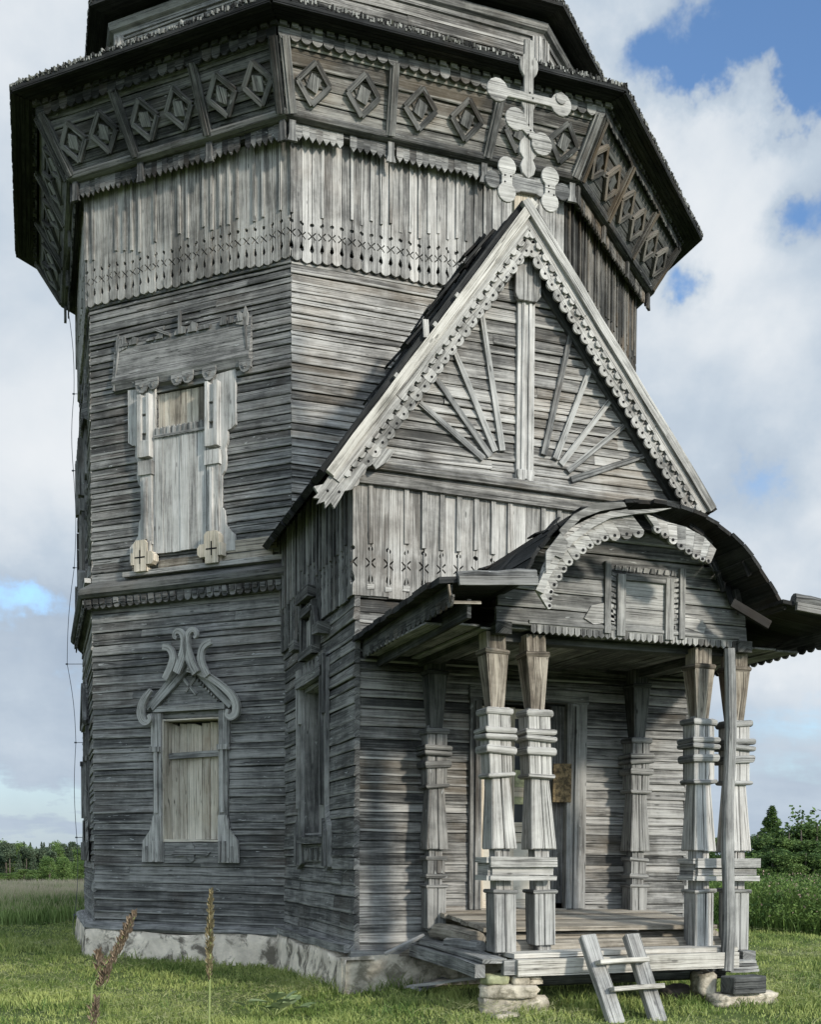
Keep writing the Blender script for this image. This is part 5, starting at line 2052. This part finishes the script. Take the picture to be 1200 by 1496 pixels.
lad = empty('ladder', None, (-0.22, -9.2, 0.05))
tag(lad, 'short grey timber ladder with two rungs leaning on the porch edge', 'ladder')
inv = Vector((0.22, 9.2, -0.05))
for (x0, x1) in ((-0.375, -0.445), (-0.03, -0.075)):
    m = MB()
    bar(m, (x0, -9.24, 0.0), (x1, -8.84, 0.655), 0.125, 0.07, (0, -1, 0.5), j=0.003, seg=3)
    m.v = [v + inv for v in m.v]
    m.build('side_rail', 'grey', lad, bevel=0.006)
for z, y, x0, x1 in ((0.47, -9.06, -0.45, -0.04), (0.28, -9.17, -0.39, 0.03)):
    m = MB()
    bar(m, (x0, y + .0, z), (x1, y + .0, z + .015), 0.13, 0.035, (0, 0.2, 1), j=0.003, seg=2)
    m.v = [v + inv for v in m.v]
    m.build('rung', 'cap_wood', lad, bevel=0.004)


def stone_mesh(c, r, seed):
    """an irregular rounded block"""
    rs = random.Random(seed)
    v, f, uv = [], [], []
    n, k = 12, 18
    ax = [rs.uniform(-.3, .3) for _ in range(9)]
    for i in range(n + 1):
        th = math.pi * i / n
        for j in range(k):
            ph = 2 * math.pi * j / k
            x, y, z = math.sin(th) * math.cos(ph), math.sin(th) * math.sin(ph), math.cos(th)
            p = 9.0
            q = (abs(x) ** p + abs(y) ** p + abs(z) ** p) ** (-1 / p)
            s = q * (1 + 0.10 * math.sin(3 * x + ax[0] * 9) + 0.08 * math.sin(4 * y + ax[1] * 9) + 0.055 * rs.uniform(-1, 1))
            v.append((c[0] + x * r[0] * s, c[1] + y * r[1] * s, c[2] + z * r[2] * s))
    for i in range(n):
        for j in range(k):
            f.append((i * k + j, (i + 1) * k + j, (i + 1) * k + (j + 1) % k, i * k + (j + 1) % k))
    return v, f


def stone(name, c, r, seed, label, mat='stone', group='stones stacked under the porch corners'):
    v, f = stone_mesh((0, 0, 0), r, seed)
    o = np_mesh(name, v, f, mat)
    o.location = c
    o.rotation_euler = (0, 0, random.uniform(-.4, .4))
    if label:
        tag(o, label, 'stone', group)
    return o


stone('stone', (-0.93, -8.62, 0.14), (0.23, 0.14, 0.075), 1, 'long pale stone at the bottom of the pier below the lying log')
stone('stone', (-0.97, -8.64, 0.255), (0.22, 0.13, 0.05), 2, 'flat pale slab lying on the long bottom stone of the stepped pier')
stone('stone', (-1.10, -8.66, 0.345), (0.09, 0.08, 0.04), 3, 'small mossy green stone wedged directly under the porch beam', mat='moss_pane')
stone('stone', (-0.925, -8.68, 0.338), (0.06, 0.07, 0.036), 4, 'small square pale stone beside the mossy green one')
stone('stone', (-0.80, -8.66, 0.358), (0.065, 0.07, 0.018), 5, 'upper of two thin pale stones stacked beside the small square stone')
stone('stone', (-0.79, -8.66, 0.32), (0.07, 0.07, 0.018), 6, 'lower of two thin pale stones stacked beside the small square stone')
stone('stone', (-1.10, -8.84, 0.06), (0.10, 0.07, 0.055), 7, 'half sunk stone in the grass before the stepped stone pier')
stone('stone', (0.99, -8.72, 0.135), (0.28, 0.17, 0.055), 8, 'broad flat stone on the ground under the charred timber block')
stone('stone', (0.72, -8.62, 0.25), (0.075, 0.10, 0.10), 9, 'upright pale stone standing against the charred timber block')
stone('stone', (1.17, -8.66, 0.24), (0.05, 0.07, 0.06), 10, 'small pale stone behind the end of the dark timber block')
stone('stone', (0.62, -8.35, 0.12), (0.12, 0.1, 0.09), 11, 'dark brown stone in the shade under the porch floor', mat='bark')

m = MB()
bar(m, (0.77, -8.80, 0.262), (1.10, -8.74, 0.262), 0.14, 0.17, (0, -1, 0), j=0.008, seg=4)
tag(m.build('timber_block', 'dark', bevel=0.01), 'short dark charred timber block carrying the porch corner with the prop pole', 'timber block')
m = MB()
for i in range(4):
    bar(m, (0.92 + .02 * i, -8.62, 0.345 + i * .024), (1.20 - .01 * i, -8.61, 0.345 + i * .024), 0.17, 0.02, (0, 0, 1), j=0.004, seg=3)
m.build('packing_board', 'grey', [o for o in church.children if o.name == 'porch'][0])

m = MB()
tube(m, [(-1.12, -7.62, 0.545), (-1.08, -7.9, 0.55), (-1.04, -8.2, 0.555)], [0.05, 0.055, 0.05], 9, 0.08)
tag(m.build('log', 'grey'), 'short weathered grey log lying on the open edge of the porch platform', 'log')
for i, (p, q, w, lab) in enumerate([((-1.32, -7.15, 0.13), (-0.85, -8.05, 0.30), 0.05, 'thin pale board leaning out from under the porch beam by the rubble'),
                                    ((-1.30, -7.3, 0.12), (-0.9, -6.95, 0.16), 0.10, 'broken grey board lying in the rubble by the stone base'),
                                    ((-1.48, -6.98, 0.40), (-1.12, -6.98, 0.56), 0.04, 'short slanted lath leaning on the wall beside the end of the porch beam')]):
    m = MB()
    bar(m, p, q, w, 0.02, (0, -.3, 1), j=0.003, seg=3)
    tag(m.build('loose_board', 'pale' if i != 1 else 'grey'), lab, 'board', 'loose boards by the porch')
m = MB()
prism(m, Fr((0, -6.80, 0), (1, 0, 0), (0, -1, 0)), [(-1.34, 0.37), (-1.10, 0.37), (-1.10, 0.50)], 0.0, 0.02, 'a')
m.build('wedge_board', 'brown', [o for o in church.children if o.name == 'porch'][0])

# thin earthing cable held off the left corner of the tower by short brackets
m = MB()
zs = [9.12, 7.95, 6.85, 5.45, 4.05, 2.9, 1.5, 0.35, 0.05]
offs = [4.17, 4.10, 4.12, 4.12, 4.24, 4.12, 4.12, 4.16, 4.16]
pts = []
for i in range(len(zs) - 1):
    for s in range(6):
        t = s / 6
        R = offs[i] + (offs[i + 1] - offs[i]) * t + 0.03 * math.sin(math.pi * t) * (1 if i % 2 else -1)
        pts.append(corner(0, R, zs[i] + (zs[i + 1] - zs[i]) * t))
pts.append(corner(0, offs[-1], zs[-1]))
tube(m, pts, 0.0045, 5)
cab = m.build('cable', 'wire')
tag(cab, 'thin dark cable hanging on short brackets down the far corner of the tower', 'cable')
m = MB()
for i in range(1, len(zs) - 1):
    tube(m, [corner(0, 3.98, zs[i]), corner(0, offs[i] + .01, zs[i])], 0.005, 5)
    tube(m, [corner(0, offs[i] - .01, zs[i]), corner(0, offs[i] + .02, zs[i])], 0.012, 6)
m.build('bracket', 'wire', cab)


# ------------------------------------------------------------------ grass
def vnoise(x, y, s, seed):
    """smooth value noise"""
    r = np.random.default_rng(seed).random((64, 64))
    xs, ys = x * s, y * s
    xi, yi = np.floor(xs).astype(int), np.floor(ys).astype(int)
    fx, fy = xs - xi, ys - yi
    fx = fx * fx * (3 - 2 * fx); fy = fy * fy * (3 - 2 * fy)
    g = lambda a, b: r[a % 64, b % 64]
    return (g(xi, yi) * (1 - fx) + g(xi + 1, yi) * fx) * (1 - fy) + (g(xi, yi + 1) * (1 - fx) + g(xi + 1, yi + 1) * fx) * fy


def outside_church(x, y):
    ax, ay = np.abs(x), np.abs(y)
    a = rad(AO)
    inoct = (ax < 4.15 * math.cos(a)) & (ay < 4.15 * math.cos(a)) & ((ax + ay) < 4.15 * (math.cos(a) + math.sin(a)))
    inv_ = (ax < 1.83) & (y > -6.85) & (y < 0)
    return ~(inoct | inv_)


def polar_points(n, d0, d1, a0, a1, pw=1.0):
    """points in a fan in front of the viewer, denser near"""
    d = (d0 ** (1 - pw) + (d1 ** (1 - pw) - d0 ** (1 - pw)) * rng.random(n)) ** (1 / (1 - pw)) if pw != 1 else d0 * (d1 / d0) ** rng.random(n)
    a = np.radians(a0 + (a1 - a0) * rng.random(n))     # angle right of the camera axis
    lx, ly = d * np.sin(a), d * np.cos(a)
    x = CAM[0] + lx * t2[0] + ly * t2[1]
    y = CAM[1] - (lx * n2[0] + ly * n2[1])
    return x, y, d


def blades(name, x, y, h, w, bend, mat, base=None, flat=None):
    n = len(x)
    z = gh(x, y) - 0.012 if base is None else base
    az = rng.random(n) * 2 * np.pi
    ba = rng.random(n) * 2 * np.pi
    ux, uy = np.cos(az) * w / 2, np.sin(az) * w / 2
    lean = bend * (0.3 + 0.9 * rng.random(n))
    if flat is not None:
        lean = flat
    bx, by = np.cos(ba) * lean, np.sin(ba) * lean
    up1, up2 = np.sqrt(np.clip(1 - (lean * .45) ** 2, .05, 1)), np.sqrt(np.clip(1 - lean ** 2 * .8, .03, 1))
    if flat is not None:
        up1, up2 = 0.10 + 0.08 * rng.random(n), 0.02 + 0.14 * rng.random(n)
    v = np.empty((n, 5, 3), np.float32)
    v[:, 0] = np.stack([x - ux, y - uy, z], -1)
    v[:, 1] = np.stack([x + ux, y + uy, z], -1)
    mx, my, mz = x + bx * h * .4, y + by * h * .4, z + h * .55 * up1
    v[:, 2] = np.stack([mx + ux * .8, my + uy * .8, mz], -1)
    v[:, 3] = np.stack([mx - ux * .8, my - uy * .8, mz], -1)
    v[:, 4] = np.stack([x + bx * h, y + by * h, z + h * up2 * .98], -1)
    b = np.arange(n)[:, None] * 5
    q = np.concatenate([b, b + 1, b + 2, b + 3], 1)
    t = np.concatenate([b + 3, b + 2, b + 4], 1)
    uv = np.tile(np.array([[0, 0], [1, 0], [1, .55], [0, .55], [.5, 1]], np.float32), (n, 1))
    return np_mesh(name, v.reshape(-1, 3), q, mat, uv, None, t)


def lawn():
    x, y, d = polar_points(400000, 6.5, 27, -37, 32, 0.75)
    keep = outside_church(x, y)
    c = np.clip((vnoise(x, y, 1.4, 3) * .55 + vnoise(x, y, 4.5, 4) * .45 - .5) * 1.7 + .5, 0, 1)
    keep &= rng.random(len(x)) < (0.30 + 0.9 * c)
    # under the porch floor almost nothing grows
    und = (np.abs(x) < 1.05) & (y > -8.5) & (y < -6.8)
    keep &= ~(und & (rng.random(len(x)) < 0.9))
    # trodden patch edge of the tall growth
    x, y, d, c = x[keep], y[keep], d[keep], c[keep]
    h = (0.018 + 0.070 * c ** 1.6) * (0.6 + 0.8 * rng.random(len(x)))
    fr = (y > -9.2) & (x > -1.6) & (x < 1.9) & (y < -6.8)
    h = np.where(fr, h * 1.6, h)
    # ranker growth against the walls and piers
    ax, ay = np.abs(x), np.abs(y)
    dv_ = np.where((y < -6.85), np.maximum(ax - 1.8, -6.85 - y), np.where(y < -3.6, ax - 1.8, 9))
    near = np.minimum(np.maximum((ax + ay) - 5.45, 0), np.maximum(dv_, 0))
    h = h * (1 + 1.3 * np.clip(1 - near / .35, 0, 1) * rng.random(len(x)))
    w = 0.0035 + 0.00055 * d
    o = blades('grass', x, y, h, w, 0.75, 'grass')
    tag(o, 'short uneven green grass covering the ground before the church', 'grass', kind='stuff')
    x, y, d = polar_points(84000, 6.5, 26, -37, 32, 0.8)
    keep = outside_church(x, y) & ~((np.abs(x) < 1.3) & (y > -8.6) & (y < -6.8))
    c = vnoise(x, y, 0.9, 8)
    keep &= rng.random(len(x)) < np.clip((c - .40) * 3.2, 0.05, 1)
    x, y, d = x[keep], y[keep], d[keep]
    n = len(x)
    o = blades('cut_grass', x, y, 0.07 + 0.14 * rng.random(n), 0.0024 + .0003 * d, 0.9, 'hay', base=gh(x, y) + 0.035 + 0.055 * rng.random(n), flat=0.95 + .05 * rng.random(n))
    tag(o, 'scattered pale cut grass lying flat on the lawn', 'cut grass', kind='stuff')


def tufts():
    x, y, d = polar_points(420, 7.0, 25, -31, 26, 0.8)
    keep = outside_church(x, y) & ~((np.abs(x) < 1.5) & (y > -9.6) & (y < -6.8))
    x, y, d = x[keep], y[keep], d[keep]
    k = np.repeat(np.arange(len(x)), 16)
    n = len(k)
    sp = 0.05 + 0.05 * rng.random(len(x))
    o = blades('grass_tufts', x[k] + rng.normal(size=n) * sp[k], y[k] + rng.normal(size=n) * sp[k], (0.05 + 0.09 * rng.random(len(x)))[k] * (.5 + .7 * rng.random(n)), 0.005 + .0005 * d[k], 0.7, 'weed')
    tag(o, 'darker taller grass tufts scattered over the lawn', 'grass', kind='stuff')
    x, y, d = polar_points(900, 6.5, 20, -31, 26, 0.8)
    keep = outside_church(x, y) & ~((np.abs(x) < 1.5) & (y > -9.4) & (y < -6.8))
    x, y, d = x[keep], y[keep], d[keep]
    n = len(x)
    o = blades('straw', x, y, 0.20 + 0.28 * rng.random(n), 0.004 + .0004 * d, 0.9, 'hay', base=gh(x, y) + 0.03 + 0.05 * rng.random(n), flat=0.95 + .05 * rng.random(n))
    tag(o, 'long pale straws lying on the lawn', 'straw', kind='stuff')


def field():
    # tall standing grass on the left, from about 22 m away
    x, y, d = polar_points(90000, 21.6, 35, -38, -11, 0.9)
    edge = 21.8 + 1.0 * vnoise(x, y, .8, 5)
    keep = (d > edge) & outside_church(x, y)
    x, y, d = x[keep], y[keep], d[keep]
    n = len(x)
    h = (0.48 + 0.20 * rng.random(n)) * np.clip((d - edge[keep]) / 1.2 + .55, .5, 1)
    o = blades('tall_grass', x, y, h, 0.010 + .0004 * d, 0.35, 'tall')
    tag(o, 'tall meadow grass with faded brown tops beyond the mown lawn beside the tower', 'tall grass', kind='stuff')
    # leafy weeds on the right
    x, y, d = polar_points(36000, 19.5, 33, 8, 33, 0.9)
    edge = 20.2 + 1.2 * vnoise(x, y, .7, 6)
    keep = (d > edge) & outside_church(x, y)
    x, y, d = x[keep], y[keep], d[keep]
    n = len(x)
    h = (0.55 + 0.35 * rng.random(n)) * np.clip((d - edge[keep]) / 1.5 + .45, .4, 1)
    o = blades('weeds', x, y, h, 0.013 + .0004 * d, 0.4, 'weed')
    tag(o, 'tall green weeds standing beyond the lawn past the porch posts', 'weeds', kind='stuff')
    k = rng.integers(0, n, 165000)
    lx, ly = x[k] + rng.normal(0, .06, 165000), y[k] + rng.normal(0, .06, 165000)
    lz = gh(lx, ly) + h[k] * (0.25 + .75 * rng.random(165000) ** .7)
    o = leaf_cloud('weed_leaves', lx, ly, lz, 0.032, 'weed', asp=.4)
    tag(o, 'broad leaves of the green weed thicket past the porch posts', 'weed leaves', kind='stuff')
    k = rng.integers(0, n, 2600)
    lx, ly = x[k] + rng.normal(0, .06, 2600), y[k] + rng.normal(0, .06, 2600)
    lz = gh(lx, ly) + h[k] * (0.93 + .12 * rng.random(2600))
    o = leaf_cloud('flowers', lx, ly, lz, 0.022, 'flower')
    tag(o, 'faded pinkish flower heads above the weed thicket past the porch posts', 'flowers', kind='stuff')


def leaf_cloud(name, x, y, z, s, mat, parent=None, up=0.35, asp=0.6):
    n = len(x)
    u = rng.normal(size=(n, 3)); u /= np.linalg.norm(u, axis=1)[:, None]
    w = rng.normal(size=(n, 3)); w[:, 2] += up
    w -= u * (w * u).sum(1)[:, None]; w /= np.linalg.norm(w, axis=1)[:, None]
    ss = s * (0.6 + 0.8 * rng.random(n))[:, None]
    p = np.stack([x, y, z], -1)
    v = np.empty((n, 4, 3), np.float32)
    v[:, 0] = p - u * ss; v[:, 1] = p - w * ss * asp; v[:, 2] = p + u * ss; v[:, 3] = p + w * ss * asp
    q = np.arange(n * 4).reshape(n, 4)
    return np_mesh(name, v.reshape(-1, 3), q, mat, None, parent)


lawn()
tufts()
field()


# ------------------------------------------------------------------ trees and bushes
def blob_points(blobs, n, shell=0.5):
    vol = np.array([b[3] * b[4] * b[5] for b in blobs]); vol = vol ** .8
    k = rng.choice(len(blobs), n, p=vol / vol.sum())
    b = np.array(blobs)[k]
    d = rng.normal(size=(n, 3)); d /= np.linalg.norm(d, axis=1)[:, None]
    r = shell + (1 - shell) * rng.random(n) ** .6
    r *= 1 + .12 * rng.normal(size=n)
    return b[:, 0] + d[:, 0] * b[:, 3] * r, b[:, 1] + d[:, 1] * b[:, 4] * r, b[:, 2] + d[:, 2] * b[:, 5] * r


def tree_proto(name, kind, h, n, leaf, mat, seed):
    global rng
    keep = rng
    rng = np.random.default_rng(seed)
    rs = random.Random(seed)
    root = empty(name)
    m = MB()
    if kind == 'conifer':
        tube(m, [(0, 0, 0), (0.02, 0, h * .5), (0, 0.01, h * .98)], [h * .022, h * .014, 0.01], 7)
        t = 1 - rng.random(n) ** 0.6
        z = h * (0.10 + 0.90 * t)
        rr = h * 0.20 * (1 - t) ** .85 * (0.55 + .45 * np.abs(np.sin(z * 9.0 / h * 3.1))) + .03
        a = rng.random(n) * 2 * np.pi
        arm = np.round(a / (2 * np.pi) * 11) / 11 * 2 * np.pi + rng.normal(0, .16, n)
        q = rr * rng.random(n) ** .5
        cr_ = leaf_cloud('crown', q * np.cos(arm), q * np.sin(arm), z - q * .28, leaf, mat, root, up=-.2, asp=.42)
    elif kind == 'pine':
        tube(m, [(0, 0, 0), (.05, .02, h * .5), (.02, 0, h * .95)], [h * .018, h * .014, .02], 7)
        bl = [(rs.uniform(-.11, .11) * h, rs.uniform(-.11, .11) * h, h * rs.uniform(.58, .95), h * rs.uniform(.06, .11), h * rs.uniform(.06, .11), h * rs.uniform(.05, .09)) for _ in range(11)]
        x, y, z = blob_points(bl, n, .35)
        leaf_cloud('crown', x, y, z, leaf, mat, root)
    else:
        lean = rs.uniform(-.05, .05) * h
        tube(m, [(0, 0, 0), (lean * .5, 0, h * .45), (lean, 0, h * .9)], [h * .022, h * .014, .015], 7)
        bl = []
        for i in range(16 if kind == 'birch' else 13):
            t = rs.uniform(.18, .95) if kind == 'birch' else rs.uniform(.12, .85)
            sp = (.26 if kind == 'birch' else .42) * h * (math.sin(math.pi * min(1, t * .8 + .18)) ** .7)
            a = rs.uniform(0, 6.28); r = sp * rs.uniform(.2, .9)
            s = h * rs.uniform(.07, .15)
            bl.append((r * math.cos(a) + lean * t, r * math.sin(a), h * t, s, s, s * .85))
            tube(m, [(lean * t * .6, 0, h * t * .6), (r * .5 * math.cos(a), r * .5 * math.sin(a), h * t * .85), (r * math.cos(a), r * math.sin(a), h * t)], [h * .008, h * .005, .008], 5)
        x, y, z = blob_points(bl, n, .3)
        z = np.maximum(z, .03 * h)
        leaf_cloud('crown', x, y, z, leaf, mat, root)
    m.build('trunk', 'bark', root)
    rng = keep
    return root


def copy_tree(o, name=None):
    c = o.copy(); COL.objects.link(c)
    for ch in list(o.children):
        d = ch.copy(); COL.objects.link(d); d.parent = c
    return c


protos = {}
used = set()


def plant(key, px, dist, top, label, cat, group, grow=None):
    """put a tree on the view direction of photo column px at a distance, with its top at height top"""
    lx = (px - 698.0) / 1733.0 * dist
    x = CAM[0] + lx * t2[0] + dist * t2[1]
    y = CAM[1] - (lx * n2[0] + dist * n2[1])
    o, h = protos[key]
    c = o if key not in used else copy_tree(o)
    used.add(key)
    zb = float(gh(np.array([x]), np.array([y]))[0])
    s = (top - zb) / h
    c.location = (x, y, zb - .05)
    c.scale = (s * (grow or 1), s * (grow or 1), s)
    c.rotation_euler = (0, 0, random.uniform(0, 6.28))
    tag(c, label, cat, group)
    return c


for key, a in {'pine_a': ('pine_tree', 'pine', 11, 2600, .21, 'pine', 21), 'pine_b': ('pine_tree', 'pine', 11, 2600, .21, 'pine', 22), 'birch_a': ('birch_tree', 'birch', 8, 5200, .12, 'birch', 23),
               'birch_b': ('birch_tree', 'birch', 8, 5200, .12, 'birch', 24), 'bush_a': ('bush', 'bush', 3.2, 16000, .040, 'bush', 25), 'bush_b': ('bush', 'bush', 3.2, 16000, .040, 'bush', 26),
               'bush_c': ('bush', 'bush', 3.2, 16000, .040, 'birch', 27), 'fir_far': ('fir_tree', 'conifer', 11, 2600, .20, 'pine', 31), 'fir_a': ('fir_tree', 'conifer', 4.6, 15000, .05, 'bush', 28)}.items():
    protos[key] = (tree_proto(*a), a[2])

rr = random.Random(5)
# far wood on the left: a dark wall of slim trunks
for row, (dist, n) in enumerate(((118, 40), (112, 38), (106, 36))):
    for i in range(n):
        px = -120 + 290 * i / n + rr.uniform(-3, 3)
        py = 1235 + rr.choice((-6, -2, 0, 3, 6)) + rr.uniform(-3, 3) + 2 * row
        plant(rr.choice(('pine_a', 'pine_b', 'fir_far', 'fir_far', 'birch_a')), px, dist + rr.uniform(-3, 3), CAM[2] + (1247 - py) / 1733 * dist, 'tall dark slim tree in the far wood beyond the brown topped meadow', 'tree', 'trees of the far wood', grow=1.1)
# lighter young trees before it
for i in range(26):
    px = -120 + 285 * i / 26 + rr.uniform(-5, 5)
    near = 55 < px < 125
    dist = rr.uniform(66, 80)
    py = (1250 + rr.uniform(0, 11)) if near else (1272 + rr.uniform(-4, 6))
    plant(rr.choice(('birch_a', 'birch_b')), px, dist, CAM[2] + (1247 - py) / 1733 * dist, 'light green young tree between the brown topped meadow and the far wood', 'tree', 'young trees before the far wood', grow=1.3 if near else 2.2)
# thicket on the right, seen past the porch posts
plant('fir_a', 1126, 44, CAM[2] + (1247 - 1168) / 1733 * 44, 'pointed fir tree rising above the bushes beyond the porch posts', 'tree', None, grow=1.9)
for i, (px, dist, py, key) in enumerate([(1105, 42, 1200, 'bush_a'), (1150, 40, 1196, 'bush_b'), (1190, 41, 1182, 'bush_a'), (1235, 42, 1180, 'bush_b'), (1280, 43, 1185, 'bush_a'), (1335, 43, 1190, 'bush_b'), (1395, 44, 1184, 'bush_a'),
                                         (1040, 43, 1205, 'bush_a'), (1000, 44, 1210, 'bush_b'), (1062, 40, 1215, 'bush_b'), (1128, 41, 1205, 'bush_a'), (1172, 40, 1192, 'bush_b')]):
    plant(key, px, dist, CAM[2] + (1247 - py) / 1733 * dist, 'tall dark green bush at the back of the thicket beyond the porch posts', 'bush', 'tall bushes at the back of the thicket', grow=1.6)
for i, (px, dist, py, key) in enumerate([(1085, 37, 1232, 'bush_b'), (1130, 36, 1222, 'bush_c'), (1175, 35.5, 1228, 'bush_a'), (1215, 36, 1220, 'bush_c'), (1265, 36, 1222, 'bush_b'), (1320, 36.5, 1226, 'bush_c'), (1380, 37, 1224, 'bush_a')]):
    plant(key, px, dist, CAM[2] + (1247 - py) / 1733 * dist, 'lower rounded bush in the front row of the thicket beyond the porch posts', 'bush', 'lower bushes at the front of the thicket', grow=1.7)
# thin branchy crown above the bushes
sb = tree_proto('sapling', 'birch', 4.2, 700, .085, 'bush', 41)
lx = (1166 - 698.0) / 1733.0 * 43
sb.location = (CAM[0] + lx * t2[0] + 43 * t2[1], CAM[1] - (lx * n2[0] + 43 * n2[1]), -.3)
sb.scale = (1.25, 1.25, .80)
tag(sb, 'sparse sapling with thin drooping branches above the bushes', 'tree')


# ------------------------------------------------------------------ foreground plants
def stalk(name, pts, heads, mat, label, sr=0.0016):
    root = empty(name, None, pts[0])
    o = Vector(pts[0])
    tag(root, label, 'grass stalk')
    m = MB()
    tube(m, [Vector(p) - o for p in pts], [sr, sr, sr * .8] if len(pts) == 3 else sr, 6)
    m.build('stem', 'stem', root)
    vs, qs = [], []
    for (p, q, r, n) in heads:
        p, q = Vector(p) - o, Vector(q) - o
        for i in range(n):
            t = random.random()
            c = p.lerp(q, t)
            e = r * (math.sin(math.pi * min(1, t * .85 + .12)) ** .6) * random.uniform(.2, 1)
            a = random.uniform(0, 6.28)
            c = c + Vector((math.cos(a) * e, math.sin(a) * e, U() * .004))
            d = Vector((math.cos(a) * .5, math.sin(a) * .5, random.uniform(.5, 1.2))).normalized() * random.uniform(.004, .007)
            s = d.orthogonal().normalized() * random.uniform(.0014, .0024)
            s2 = d.cross(s).normalized() * s.length
            b = len(vs)
            vs += [c - d, c + s, c + d, c - s, c + s2, c - s2]
            qs += [(b, b + 1, b + 2, b + 3), (b, b + 4, b + 2, b + 5)]
    np_mesh('seed_head', [tuple(v) for v in vs], qs, mat, None, root)


stalk('seed_stalk', [(-4.089, -15.13, 0.04), (-4.087, -15.126, 1.0), (-4.082, -15.117, 1.205)], [((-4.086, -15.122, 1.085), (-4.082, -15.117, 1.212), 0.0058, 330)], 'seed', 'single pale grass stalk with a ripe seed head close to the viewer')
stalk('sorrel_stalk', [(-4.27, -15.27, 0.04), (-4.262, -15.272, 1.09), (-4.206, -15.286, 1.185)],
      [((-4.262, -15.272, 1.04), (-4.257, -15.273, 1.075), .010, 60), ((-4.250, -15.274, 1.095), (-4.238, -15.277, 1.13), .009, 90), ((-4.236, -15.278, 1.125), (-4.206, -15.286, 1.19), .0065, 220), ((-4.254, -15.273, 1.12), (-4.252, -15.273, 1.138), .006, 50)],
      'sorrel', 'bent brown sorrel stalk with ragged seed clusters close to the viewer')

dock = empty('dock_plant', None, (-2.62, -7.85, 0.02))
tag(dock, 'low weed with broad pale green leaves growing in the lawn', 'weed')
for i in range(11):
    a = random.uniform(0, 6.28)
    r = random.uniform(.03, .30)
    L_ = random.uniform(.12, .20)
    m = MB()
    b = Vector((r * math.cos(a) * 1.2, r * math.sin(a) * .7, random.uniform(.05, .14)))
    d = Vector((math.cos(a), math.sin(a), random.uniform(.2, 1.1))).normalized()
    s = d.cross(Vector((0, 0, 1))).normalized()
    st = []
    for t, w in ((0, .012), (.2, .06), (.45, .08), (.75, .06), (1, .006)):
        c = b + d * (L_ * t) + Vector((0, 0, -.03 * t * t))
        up_ = Vector((0, 0, .012))
        st.append([c - s * w + up_, c, c + s * w + up_])
    strip(m, st, closed_profile=False, caps=False)
    m.build('leaf', 'dock', dock)
m = MB()
for i in range(6):
    a = i * 1.05
    tube(m, [(0, 0, 0), (.1 * math.cos(a), .07 * math.sin(a), .07)], .004, 5)
m.build('stem', 'stem', dock)
